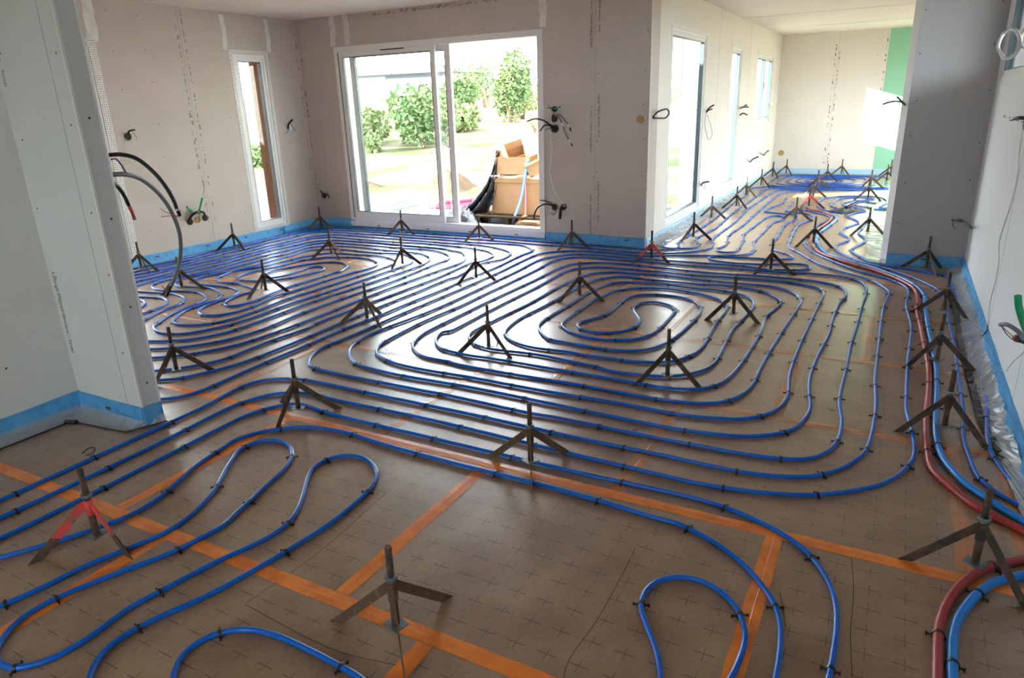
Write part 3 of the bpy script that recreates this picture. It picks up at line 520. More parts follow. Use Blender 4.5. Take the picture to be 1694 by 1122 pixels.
 'left': [-3.72,2.319,-3.654,2.365,-3.614,2.409,-3.574,2.479,-3.517,2.607,-3.486,2.702,-3.472,2.78,-3.458,3.14,-3.472,3.64,-3.478,4.14,-3.472,4.64,-3.477,5.061,-3.471,5.12,-3.452,5.177,-3.458,5.256,-3.512,5.612,-3.518,5.732,-3.503,5.811,-3.454,5.92,-3.431,5.975,-3.423,6.035,-3.436,6.154,-3.459,6.251,-3.492,6.324,-3.531,6.369,-3.611,6.429,-3.753,6.503,-3.885,6.548,-4.043,6.574,-4.243,6.583,-4.482,6.568,-4.802,6.578,-5.262,6.574,-5.762,6.589,-6.062,6.583,-6.161,6.566,-6.233,6.532,-6.307,6.465,-6.361,6.381,-6.399,6.268,-6.424,6.11,-6.42,6.01,-6.413,5.89,-6.431,5.611,-6.409,5.232,-6.412,4.731,-6.418,4.371,-6.4,4.112,-6.414,3.993,-6.4,3.935,-6.358,3.867,-6.247,3.752,-6.137,3.665,-5.963,3.566,-5.835,3.512,-5.718,3.484,-5.638,3.482,-5.558,3.483,-5.5,3.469,-5.446,3.443,-5.4,3.405,-5.365,3.356,-5.307,3.229,-5.269,3.183,-4.941,2.889,-4.827,2.807,-4.671,2.718,-4.473,2.622,-4.324,2.564,-4.247,2.543,-4.207,2.54,-4.167,2.545,-4.112,2.568,-4.063,2.602,-3.972,2.68,-3.919,2.741,-3.865,2.824,-3.822,2.915,-3.791,3.01,-3.772,3.108,-3.753,3.367,-3.752,3.547,-3.767,4.047,-3.775,4.548,-3.762,5.048,-3.749,5.387,-3.737,5.667,-3.744,5.747,-3.772,5.843,-3.824,5.951,-3.906,6.065,-3.987,6.152,-4.038,6.184,-4.154,6.212,-4.264,6.261,-4.342,6.277,-4.622,6.286,-5.022,6.287,-5.362,6.3,-5.561,6.284,-5.821,6.278,-5.918,6.255,-5.987,6.215,-6.059,6.146,-6.101,6.078,-6.129,5.982,-6.149,5.763,-6.173,5.263,-6.165,5.084,-6.135,4.825,-6.129,4.585,-6.141,4.346,-6.164,4.147,-6.154,4.028,-6.113,3.852,-6.074,3.739,-6.049,3.708,-5.998,3.678,-5.958,3.672,-5.76,3.695,-5.543,3.734,-5.443,3.735,-5.345,3.717,-5.27,3.69,-5.219,3.658,-5.163,3.601,-5.121,3.533,-5.109,3.495,-5.099,3.396,-5.051,3.264,-4.934,3.01,-4.899,2.961,-4.813,2.877,-4.745,2.837,-4.653,2.797,-4.595,2.782,-4.535,2.778,-4.456,2.788,-4.399,2.808,-4.277,2.876,-4.228,2.911,-4.188,2.956,-4.147,3.024,-4.109,3.117,-4.092,3.195,-4.088,3.295,-4.095,3.755,-4.107,3.914,-4.093,4.294,-4.064,4.794,-4.054,5.274,-4.059,5.494,-4.082,5.611,-4.121,5.725,-4.16,5.794,-4.201,5.838,-4.332,5.929,-4.407,5.958,-4.525,5.977,-4.945,5.978,-5.264,6.01,-5.503,6.003,-5.642,5.983,-5.717,5.957,-5.783,5.911,-5.831,5.847,-5.87,5.755,-5.88,5.676,-5.864,5.537,-5.846,5.399,-5.862,5.219,-5.867,4.719,-5.874,4.479,-5.912,4.283,-5.927,4.184,-5.912,4.127,-5.869,4.059,-5.813,4.003,-5.761,3.972,-5.704,3.956,-5.624,3.96,-5.39,4.016,-5.331,4.016,-5.234,3.991,-5.125,3.942,-5.041,3.886,-4.986,3.828,-4.953,3.778,-4.934,3.722,-4.928,3.642,-4.925,3.542,-4.908,3.444,-4.877,3.37,-4.822,3.287,-4.743,3.197,-4.695,3.16,-4.658,3.145,-4.599,3.139,-4.54,3.153,-4.486,3.178,-4.438,3.213,-4.396,3.256,-4.365,3.307,-4.346,3.364,-4.335,3.464,-4.337,3.624,-4.375,4.042,-4.366,4.242,-4.361,4.582,-4.355,4.882,-4.343,5.162,-4.352,5.261,-4.359,5.341,-4.36,5.401,-4.383,5.477,-4.423,5.546,-4.465,5.589,-4.533,5.63,-4.646,5.67,-4.764,5.693,-4.844,5.694,-5.023,5.674,-5.262,5.66,-5.36,5.638,-5.413,5.61,-5.455,5.568,-5.492,5.497,-5.532,5.363,-5.552,5.224,-5.561,5.085,-5.569,4.985,-5.57,4.885,-5.586,4.828,-5.698,4.639,-5.711,4.581,-5.701,4.521,-5.653,4.39,-5.612,4.322,-5.57,4.279,-5.501,4.239,-5.443,4.222,-5.363,4.222,-5.247,4.249,-5.227,4.249,-5.19,4.234,-5.155,4.215,-5.018,4.188,-4.944,4.158,-4.897,4.121,-4.874,4.088,-4.864,4.05,-4.873,3.951,-4.859,3.852,-4.832,3.776,-4.8,3.726,-4.757,3.684,-4.722,3.666,-4.683,3.659,-4.663,3.662,-4.645,3.67,-4.617,3.698,-4.595,3.754,-4.59,3.813,-4.607,3.912,-4.659,4.187,-4.676,4.346,-4.672,4.666,-4.686,4.886,-4.679,4.925,-4.656,4.957,-4.659,4.997,-4.699,5.11,-4.728,5.162,-4.784,5.219,-4.85,5.264,-4.905,5.288,-4.964,5.297,-5.023,5.288,-5.077,5.263,-5.134,5.207,-5.2,5.107,-5.258,4.98,-5.302,4.847,-5.314,4.768,-5.309,4.668,-5.294,4.61,-5.262,4.56,-5.216,4.521,-5.18,4.504,-5.141,4.501,-5.122,4.508,-5.093,4.536,-5.065,4.588,-5.051,4.646,-5.064,4.846,-5.076,4.965,-5.067,5.024,-5.045,5.057,-5.028,5.067,-4.988,5.068,-4.934,5.044,-4.889,5.005,-4.863,4.951,-4.858,4.892,-4.878,4.774,-4.907,4.637,-4.966,4.488,-5.001,4.44,-5.05,4.406,-5.143,4.369,-5.241,4.349,-5.321,4.351,-5.378,4.37,-5.429,4.402,-5.466,4.448,-5.494,4.523,-5.502,4.602,-5.493,4.661,-5.437,4.832,-5.421,4.951,-5.425,5.151,-5.404,5.228,-5.318,5.386,-5.283,5.434,-5.232,5.465,-5.021,5.53,-4.903,5.548,-4.803,5.544,-4.707,5.517,-4.619,5.47,-4.541,5.408,-4.506,5.36,-4.486,5.303,-4.473,5.204,-4.48,5.084,-4.514,4.907,-4.522,4.708,-4.525,4.227,-4.539,4.048,-4.531,3.968,-4.479,3.755,-4.467,3.635,-4.469,3.556,-4.485,3.498,-4.518,3.448,-4.565,3.411,-4.601,3.395,-4.641,3.392,-4.699,3.405,-4.753,3.432,-4.798,3.471,-4.834,3.519,-4.859,3.573,-4.87,3.632,-4.89,3.831,-4.912,3.908,-4.946,3.98,-4.984,4.027,-5.034,4.059,-5.128,4.093,-5.226,4.109,-5.326,4.106,-5.466,4.093,-5.685,4.107,-5.723,4.12,-5.754,4.145,-5.776,4.178,-5.792,4.235,-5.787,4.355,-5.77,4.412,-5.737,4.485,-5.727,4.544,-5.724,4.684,-5.709,4.883,-5.716,5.263,-5.741,5.542,-5.735,5.622,-5.712,5.677,-5.658,5.736,-5.577,5.794,-5.484,5.83,-5.365,5.848,-5.226,5.839,-5.046,5.824,-4.847,5.83,-4.609,5.862,-4.549,5.857,-4.492,5.839,-4.408,5.785,-4.32,5.704,-4.259,5.625,-4.226,5.552,-4.207,5.454,-4.203,5.294,-4.209,4.934,-4.214,4.434,-4.233,3.934,-4.228,3.694,-4.214,3.454,-4.221,3.355,-4.241,3.257,-4.279,3.143,-4.314,3.071,-4.349,3.023,-4.396,2.985,-4.451,2.961,-4.51,2.951,-4.57,2.953,-4.628,2.967,-4.7,3,-4.749,3.035,-4.788,3.081,-4.89,3.253,-4.941,3.361,-4.963,3.438,-4.993,3.616,-5.02,3.691,-5.051,3.742,-5.097,3.78,-5.186,3.826,-5.281,3.857,-5.36,3.864,-5.46,3.853,-5.612,3.803,-5.711,3.792,-5.81,3.798,-5.886,3.824,-5.954,3.866,-5.996,3.908,-6.017,3.942,-6.028,3.981,-6,4.34,-5.986,4.559,-6.014,4.938,-6.008,5.338,-5.993,5.578,-6.007,5.837,-5.997,5.917,-5.967,5.99,-5.917,6.052,-5.853,6.1,-5.778,6.127,-5.659,6.142,-5.299,6.142,-5.099,6.142,-4.839,6.135,-4.56,6.157,-4.42,6.155,-4.302,6.132,-4.209,6.095,-4.108,6.03,-4.035,5.962,-3.988,5.898,-3.96,5.823,-3.948,5.744,-3.948,5.524,-3.914,5.025,-3.902,4.685,-3.912,4.525,-3.935,4.307,-3.944,3.947,-3.937,3.667,-3.91,3.448,-3.901,3.329,-3.909,3.209,-3.927,3.111,-3.959,3.016,-4.005,2.927,-4.065,2.847,-4.135,2.776,-4.216,2.717,-4.304,2.669,-4.36,2.648,-4.419,2.642,-4.499,2.65,-4.595,2.676,-4.705,2.724,-4.862,2.812,-4.978,2.891,-5.067,2.972,-5.132,3.047,-5.152,3.082,-5.156,3.101,-5.15,3.181,-5.172,3.299,-5.213,3.433,-5.241,3.486,-5.28,3.531,-5.329,3.566,-5.403,3.594,-5.463,3.601,-5.562,3.59,-5.775,3.534,-5.835,3.533,-5.892,3.549,-6.016,3.613,-6.097,3.672,-6.196,3.771,-6.244,3.835,-6.265,3.891,-6.265,3.95,-6.258,4.03,-6.273,4.33,-6.268,4.83,-6.291,5.329,-6.296,5.709,-6.284,5.869,-6.296,6.089,-6.282,6.187,-6.243,6.279,-6.18,6.357,-6.114,6.402,-6.038,6.425,-5.919,6.435,-5.519,6.414,-5.019,6.425,-4.741,6.453,-4.521,6.441,-4.321,6.428,-4.182,6.421,-3.831,6.341,-3.759,6.307,-3.679,6.246,-3.624,6.188,-3.596,6.136,-3.573,5.998,-3.571,5.878,-3.578,5.839,-3.61,5.788,-3.628,5.752,-3.635,5.673,-3.617,5.394,-3.597,5.074,-3.607,4.694,-3.627,4.194,-3.639,3.754,-3.642,3.574,-3.631,3.516,-3.615,3.458,-3.617,3.378,-3.644,3.099,-3.643,2.979,-3.636,2.819,-3.641,2.76,-3.656,2.701,-3.687,2.628,-3.718,2.576,-3.769,2.515,-3.857,2.434,-3.872,2.421],
 'theta': [-6.553,4.078,-6.519,4.235,-6.51,4.354,-6.557,4.854,-6.574,5.194,-6.579,5.696,-6.591,6.198,-6.591,6.478,-6.573,6.556,-6.539,6.606,-6.476,6.654,-6.384,6.696,-6.267,6.721,-6.067,6.729,-5.786,6.731,-5.465,6.75,-5.166,6.724,-4.664,6.731,-4.444,6.722,-4.204,6.7,-4.064,6.71,-3.826,6.748,-3.646,6.748,-3.568,6.732,-3.497,6.695,-3.377,6.588,-3.339,6.542,-3.318,6.486,-3.316,6.406,-3.329,6.266,-3.316,5.985,-3.3,5.725,-3.302,5.344,-3.316,5.063,-3.307,4.783,-3.323,4.301,-3.326,3.88,-3.349,3.56,-3.346,3.339,-3.338,3.058,-3.339,2.717,-3.33,2.477,-3.323,2.356,-3.329,2.297,-3.339,2.258,-3.356,2.222,-3.38,2.189,-3.424,2.149,-3.507,2.092],
 'wall1': [-6.841,4.272,-6.824,4.472,-6.788,4.669,-6.787,4.789,-6.838,5.207,-6.833,5.347,-6.813,5.526,-6.803,5.907,-6.796,6.207,-6.8,6.628,-6.776,6.725,-6.726,6.812,-6.631,6.915,-6.565,6.96,-6.47,6.992,-6.271,7.014,-5.991,7.019,-5.71,7.013,-5.209,7.026,-4.708,7.029,-4.207,7.051,-3.927,7.042,-3.487,7.012,-3.046,7.011,-2.545,6.994,-2.325,6.981,-2.185,6.971,-2.106,6.981,-2.031,7.01,-1.981,7.044,-1.942,7.089,-1.927,7.126,-1.924,7.186,-1.942,7.264,-1.989,7.374,-2.012,7.492,-2.019,7.753,-2.01,8.254,-2.006,8.755,-2.018,9.256,-2.039,9.757,-2.063,10.258,-2.086,10.758,-2.088,11.099,-2.063,11.479,-2.083,11.638,-2.135,12.096,-2.156,12.496,-2.138,12.655,-2.102,12.726,-2.021,12.785,-1.912,12.835,-1.42,12.928,-0.923,12.993,-0.424,13.047,-0.085,13.084],
 'wall2': [-6.682,4.165,-6.679,4.505,-6.679,4.866,-6.712,5.204,-6.725,5.685,-6.746,6.125,-6.743,6.445,-6.744,6.525,-6.721,6.601,-6.655,6.702,-6.585,6.773,-6.517,6.815,-6.401,6.847,-6.183,6.877,-5.883,6.887,-5.383,6.87,-4.882,6.86,-4.382,6.875,-4.041,6.886,-3.702,6.86,-3.422,6.84,-3.182,6.851,-2.982,6.86,-2.803,6.844,-2.546,6.805,-2.306,6.789,-2.146,6.799,-2.028,6.822,-1.935,6.859,-1.834,6.923,-1.759,6.99,-1.688,7.086,-1.642,7.175,-1.619,7.252,-1.617,7.332,-1.642,7.49,-1.7,7.702,-1.719,7.901,-1.719,8.282,-1.717,8.782,-1.731,9.283,-1.762,9.783,-1.779,10.183,-1.768,10.683,-1.759,11.184,-1.754,11.685,-1.736,12.185,-1.725,12.365,-1.694,12.438,-1.644,12.47,-1.329,12.529,-0.833,12.592,-0.334,12.641],
 'extwall': [-2.201,10.741,-2.193,10.239,-2.178,9.738,-2.17,9.237,-2.174,8.735,-2.179,8.233,-2.188,7.772,-2.173,7.552,-2.128,7.234,-2.106,7.178,-2.083,7.146,-2.05,7.123,-2.011,7.117,-1.874,7.147,-1.819,7.173,-1.791,7.201,-1.767,7.256,-1.76,7.315,-1.775,7.414,-1.819,7.547,-1.873,7.677,-1.89,7.796,-1.888,7.916,-1.858,8.175,-1.843,8.657,-1.854,8.937,-1.882,9.418,-1.898,9.919,-1.906,10.421,-1.899,10.922,-1.905,11.424,-1.913,11.925,-1.924,12.387,-1.905,12.505,-1.862,12.595,-1.803,12.649,-1.652,12.702,-1.334,12.743,-0.837,12.806,-0.34,12.877,-0.082,12.915],
 'c': [-3.139,-2.4,-3.139,-0.6,-3.139,0.501,-3.132,0.751,-3.109,1.001,-3.097,1.161,-3.099,1.361,-3.109,1.862,-3.117,2.143,-3.126,2.243,-3.151,2.38,-3.156,2.44,-3.152,2.5,-3.142,2.539,-3.125,2.575,-3.098,2.605,-3.049,2.64,-2.996,2.668,-2.939,2.687,-2.86,2.699,-2.74,2.703,-2.239,2.696,-1.738,2.696,-1.377,2.687,-1.116,2.681,-0.716,2.686,-0.535,2.68,-0.435,2.682,-0.356,2.692,-0.297,2.705,-0.24,2.724,-0.185,2.748,-0.151,2.77,-0.121,2.796,-0.081,2.84,-0.046,2.89,-0.019,2.943,0.019,3.036,0.034,3.094,0.045,3.174,0.055,3.394,0.057,3.634,0.05,3.795,0.04,3.995,0.038,4.496,0.037,4.997,0.041,5.498,0.052,5.718,0.069,5.938,0.066,6.018,0.048,6.096,-0.009,6.246,-0.065,6.352,-0.116,6.414,-0.295,6.575,-0.402,6.694,-0.508,6.84,-0.606,7.015,-0.771,7.358,-0.855,7.494,-0.888,7.589,-0.917,7.787,-0.947,8.247,-0.969,8.748,-0.969,8.968,-0.939,9.186,-0.872,9.438,-0.856,9.597,-0.87,9.696,-0.92,9.827,-0.963,9.895,-1.012,9.929,-1.154,10.003,-1.236,10.059,-1.268,10.11,-1.285,10.208,-1.283,10.709,-1.292,11.07],
 'd': [-3.005,-2.4,-3.005,-0.6,-3.005,0.437,-2.995,0.687,-2.965,0.937,-2.951,1.117,-2.944,1.377,-2.947,1.617,-2.959,1.898,-2.977,2.137,-2.977,2.237,-2.97,2.297,-2.955,2.355,-2.932,2.41,-2.898,2.46,-2.869,2.488,-2.819,2.521,-2.764,2.544,-2.725,2.552,-2.604,2.551,-2.384,2.549,-2.024,2.557,-1.703,2.551,-1.203,2.53,-0.762,2.519,-0.602,2.515,-0.522,2.518,-0.403,2.534,-0.305,2.555,-0.228,2.578,-0.172,2.6,-0.119,2.627,-0.052,2.672,0.025,2.736,0.068,2.778,0.106,2.824,0.137,2.876,0.171,2.948,0.197,3.024,0.212,3.082,0.22,3.142,0.222,3.222,0.209,3.442,0.191,3.621,0.19,3.841,0.196,4.342,0.206,4.683,0.218,5.023,0.212,5.223,0.184,5.643,0.202,6.003,0.197,6.123,0.18,6.222,0.147,6.316,0.098,6.403,0.035,6.481,-0.116,6.612,-0.232,6.75,-0.371,6.946,-0.599,7.323,-0.671,7.489,-0.731,7.68,-0.765,7.857,-0.778,8.077,-0.774,8.577,-0.757,8.998,-0.727,9.196,-0.684,9.412,-0.673,9.591,-0.69,9.73,-0.733,9.864,-0.801,9.962,-0.93,10.115,-1.029,10.214,-1.064,10.286,-1.121,10.499,-1.129,10.719,-1.121,11.219,-1.121,11.3],
 'e': [-2.882,-2.4,-2.882,-0.6,-2.882,0.378,-2.87,0.628,-2.832,0.878,-2.806,0.975,-2.796,1.035,-2.791,1.136,-2.793,1.418,-2.806,1.8,-2.817,2.062,-2.816,2.163,-2.808,2.222,-2.791,2.28,-2.765,2.335,-2.742,2.368,-2.714,2.397,-2.698,2.409,-2.68,2.417,-2.66,2.423,-2.62,2.426,-2.56,2.418,-2.461,2.402,-2.361,2.396,-1.897,2.393,-1.394,2.389,-0.991,2.388,-0.769,2.396,-0.588,2.401,-0.507,2.398,-0.428,2.386,-0.349,2.367,-0.274,2.339,-0.22,2.313,-0.168,2.281,-0.137,2.255,-0.096,2.211,-0.062,2.161,-0.034,2.108,-0.013,2.051,0.002,1.992,0.012,1.912,0.015,1.792,0.01,1.631,0.007,1.57,0.002,1.42,-0.001,1.17,-0.003,-0.6,-0.003,-2.4],
 'f': [-2.79,-2.4,-2.79,-0.6,-2.79,0.337,-2.777,0.587,-2.74,0.837,-2.67,0.936,-2.571,1.111,-2.527,1.202,-2.506,1.259,-2.491,1.317,-2.487,1.357,-2.488,1.397,-2.497,1.457,-2.522,1.534,-2.588,1.702,-2.605,1.76,-2.627,1.9,-2.636,1.939,-2.637,1.959,-2.636,1.979,-2.625,2.018,-2.609,2.055,-2.575,2.105,-2.535,2.15,-2.489,2.189,-2.456,2.211,-2.419,2.228,-2.361,2.245,-2.282,2.259,-2.201,2.264,-2.121,2.26,-1.981,2.245,-1.719,2.234,-1.477,2.23,-1.175,2.233,-0.893,2.223,-0.752,2.213,-0.652,2.203,-0.572,2.203,-0.532,2.197,-0.475,2.178,-0.401,2.144,-0.35,2.113,-0.302,2.076,-0.258,2.034,-0.207,1.973,-0.173,1.922,-0.155,1.887,-0.141,1.849,-0.128,1.79,-0.119,1.71,-0.114,1.589,-0.116,1.508,-0.114,1.358,-0.112,1.108,-0.111,-0.6,-0.111,-2.4],
 'g': [-2.517,-2.4,-2.517,-0.6,-2.517,0.203,-2.497,0.453,-2.437,0.703,-2.396,0.772,-2.371,0.827,-2.355,0.885,-2.344,0.944,-2.336,1.025,-2.323,1.083,-2.266,1.255,-2.253,1.314,-2.252,1.354,-2.256,1.394,-2.27,1.453,-2.299,1.528,-2.334,1.6,-2.367,1.651,-2.438,1.748,-2.492,1.833,-2.515,1.866,-2.532,1.903,-2.536,1.922,-2.538,1.942,-2.536,1.962,-2.53,1.982,-2.522,2,-2.51,2.016,-2.496,2.03,-2.479,2.041,-2.46,2.049,-2.441,2.054,-2.421,2.055,-2.381,2.048,-2.344,2.034,-2.309,2.014,-2.278,1.988,-2.252,1.958,-2.221,1.906,-2.198,1.85,-2.178,1.772,-2.158,1.694,-2.129,1.598,-2.111,1.519,-2.097,1.482,-2.092,1.463,-2.091,1.422,-2.103,1.323,-2.115,1.264,-2.134,1.206,-2.19,1.077,-2.232,0.964,-2.248,0.906,-2.253,0.866,-2.252,0.826,-2.249,0.806,-2.243,0.787,-2.225,0.751,-2.2,0.72,-2.17,0.693,-2.152,0.683,-2.133,0.676,-2.114,0.672,-2.094,0.67,-2.074,0.673,-2.054,0.678,-2.037,0.687,-2.021,0.7,-2.007,0.715,-1.996,0.731,-1.98,0.768,-1.973,0.808,-1.972,0.868,-1.981,0.968,-1.98,1.008,-1.965,1.087,-1.925,1.284,-1.9,1.361,-1.882,1.418,-1.871,1.477,-1.87,1.518,-1.874,1.558,-1.884,1.596,-1.9,1.634,-1.929,1.686,-1.988,1.768,-2.059,1.865,-2.08,1.9,-2.089,1.918,-2.094,1.937,-2.097,1.957,-2.097,1.977,-2.094,1.997,-2.089,2.016,-2.082,2.035,-2.071,2.052,-2.058,2.067,-2.042,2.08,-2.025,2.089,-2.005,2.095,-1.985,2.097,-1.945,2.095,-1.907,2.083,-1.871,2.066,-1.838,2.043,-1.808,2.016,-1.784,1.984,-1.766,1.948,-1.748,1.89,-1.736,1.81,-1.727,1.69,-1.727,1.61,-1.734,1.53,-1.767,1.311,-1.791,1.192,-1.813,1.115,-1.857,1.003,-1.873,0.945,-1.879,0.905,-1.878,0.865,-1.874,0.845,-1.867,0.827,-1.858,0.809,-1.833,0.777,-1.758,0.71,-1.652,0.604,-1.588,0.38,-1.553,-0.6,-1.553,-2.4],
 'h': [-1.341,-2.4,-1.341,-0.6,-1.376,0.486,-1.44,0.71,-1.545,0.817,-1.607,0.873,-1.633,0.905,-1.643,0.924,-1.65,0.943,-1.652,0.964,-1.651,0.985,-1.645,1.005,-1.637,1.024,-1.625,1.041,-1.612,1.057,-1.596,1.071,-1.579,1.082,-1.541,1.099,-1.5,1.108,-1.438,1.115,-1.355,1.115,-1.146,1.103,-1.085,1.091,-1.065,1.086,-1.022,0.942,-0.997,0.696,-0.983,-0.6,-0.983,-2.4],
 'i': [-0.27,-2.4,-0.27,-0.6,-0.264,1.077,-0.253,1.326,-0.235,1.475,-0.218,1.576,-0.213,1.658,-0.216,1.719,-0.225,1.759,-0.24,1.797,-0.261,1.832,-0.287,1.863,-0.319,1.889,-0.355,1.907,-0.375,1.913,-0.395,1.916,-0.415,1.916,-0.435,1.913,-0.455,1.906,-0.473,1.897,-0.489,1.884,-0.503,1.87,-0.515,1.853,-0.524,1.835,-0.531,1.815,-0.535,1.795,-0.535,1.755,-0.532,1.735,-0.518,1.696,-0.486,1.644,-0.44,1.576,-0.411,1.523,-0.388,1.466,-0.372,1.407,-0.323,1.265,-0.295,1.019,-0.279,-0.6,-0.279,-2.4],
 'z2': [-0.208,11.137,-0.281,11.232,-0.348,11.275,-0.407,11.277,-0.457,11.245,-0.49,11.173,-0.508,11.054,-0.496,10.975,-0.443,10.868,-0.363,10.778,-0.275,10.698,-0.253,10.621,-0.237,10.401,-0.237,9.9,-0.247,9.399,-0.275,8.959,-0.296,8.679,-0.289,8.6,-0.222,8.369,-0.204,8.21,-0.214,8.09,-0.296,7.739,-0.303,7.639,-0.287,7.54,-0.221,7.351,-0.139,7.168,-0.082,7.086,-0.009,7.018,0.06,6.977,0.205,6.909,0.41,6.784,0.462,6.753,0.484,6.72,0.502,6.642,0.506,6.502,0.504,6.302,0.54,5.882,0.545,5.462,0.542,4.96,0.545,4.52,0.548,4.139,0.54,3.858,0.523,3.659,0.511,3.479,0.51,3.338,0.517,3.258,0.548,3.101,0.553,3.082,0.561,3.064,0.584,3.031,0.654,2.959],
 'z1': [-0.663,10.532,-0.719,10.638,-0.76,10.813,-0.765,10.994,-0.733,11.353,-0.692,11.549,-0.654,11.619,-0.582,11.688,-0.51,11.724,-0.431,11.73,-0.335,11.702,-0.269,11.658,-0.245,11.626,-0.241,11.587,-0.269,11.534,-0.33,11.483,-0.445,11.403,-0.512,11.329,-0.574,11.203,-0.615,11.028,-0.622,10.908,-0.601,10.831,-0.55,10.745,-0.429,10.64,-0.349,10.525,-0.306,10.413,-0.301,10.354,-0.323,10.299,-0.39,10.199,-0.461,10.012,-0.487,9.874,-0.476,9.795,-0.349,9.501,-0.329,9.382,-0.337,9.303,-0.399,9.113,-0.453,8.94,-0.474,8.802,-0.473,8.622,-0.453,8.503,-0.43,8.448,-0.393,8.377,-0.36,8.261,-0.359,8.181,-0.385,8.064,-0.442,7.915,-0.458,7.816,-0.456,7.696,-0.433,7.557,-0.398,7.463,-0.226,7.146,-0.156,7.049,0.011,6.876,0.151,6.705,0.26,6.537,0.333,6.395,0.393,6.246,0.418,6.149,0.434,6.01,0.441,5.709,0.438,5.408,0.446,4.907,0.441,4.406,0.436,3.905,0.432,3.664,0.417,3.464,0.418,3.324,0.433,3.144,0.442,3.065,0.453,3.026,0.478,2.972,0.511,2.921,0.538,2.891,0.584,2.853,0.636,2.823],
 'red': [-1.058,10.488,-1,10.361,-0.969,10.245,-0.931,10.198,-0.834,10.128,-0.761,10.032,-0.707,9.903,-0.663,9.728,-0.651,9.548,-0.665,9.228,-0.722,8.73,-0.738,8.389,-0.726,8.129,-0.685,7.811,-0.63,7.556,-0.582,7.403,-0.529,7.295,-0.404,7.113,-0.248,6.93,-0.044,6.71,0.072,6.546,0.151,6.407,0.206,6.277,0.237,6.161,0.257,6.002,0.262,5.762,0.258,5.702,0.249,5.642,0.267,5.141,0.286,4.64,0.297,4.319,0.292,3.959,0.27,3.498,0.274,3.097,0.282,3.037,0.293,2.999,0.319,2.944,0.389,2.823,0.412,2.79,0.44,2.761,0.503,2.711,0.551,2.675,0.565,2.661,0.578,2.645,0.585,2.627,0.588,2.607,0.587,2.587,0.577,2.548,0.57,2.53,0.56,2.512,0.548,2.496,0.519,2.468,0.471,2.432,0.442,2.404,0.405,2.357,0.364,2.288,0.33,2.215,0.304,2.14,0.285,2.062,0.274,1.982,0.262,1.702,0.252,1.552,0.247,1.302,0.243,-0.6,0.243,-2.4],
 'bigblue': [-0.764,10.064,-0.676,9.907,-0.62,9.735,-0.598,9.557,-0.601,9.336,-0.652,8.837,-0.684,8.538,-0.684,8.218,-0.668,7.998,-0.619,7.721,-0.563,7.508,-0.505,7.358,-0.445,7.255,-0.347,7.127,-0.129,6.892,-0.016,6.751,0.129,6.535,0.195,6.411,0.244,6.28,0.286,6.104,0.304,5.965,0.306,5.724,0.309,5.223,0.324,4.722,0.334,4.341,0.327,3.94,0.307,3.439,0.311,3.279,0.321,3.179,0.333,3.12,0.364,3.025,0.387,2.969,0.419,2.918,0.504,2.807,0.557,2.746,0.599,2.703,0.611,2.687,0.619,2.669,0.623,2.649,0.624,2.609,0.616,2.55,0.605,2.511,0.588,2.475,0.554,2.425,0.514,2.38,0.455,2.326,0.429,2.296,0.397,2.245,0.363,2.172,0.329,2.078,0.316,2.019,0.306,1.94,0.297,1.719,0.287,1.57,0.281,1.32,0.278,-0.6,0.278,-2.4],
 'loopA': [-0.557,10.089,-0.736,10.221,-0.798,10.3,-0.859,10.427,-0.914,10.642,-0.95,10.901,-0.956,11.184,-0.933,11.425,-0.895,11.56,-0.82,11.68,-0.719,11.805,-0.602,11.884,-0.488,11.923,-0.368,11.925,-0.272,11.893,-0.19,11.835,-0.145,11.768,-0.098,11.593,-0.071,11.373,-0.085,11.132,-0.12,10.954,-0.152,10.816,-0.147,10.736,-0.127,10.701,-0.109,10.692,-0.051,10.703,0.024,10.733,0.044,10.731,0.064,10.698,0.071,10.598,0.058,10.56,0.028,10.534,-0.03,10.518,-0.11,10.528,-0.207,10.556],
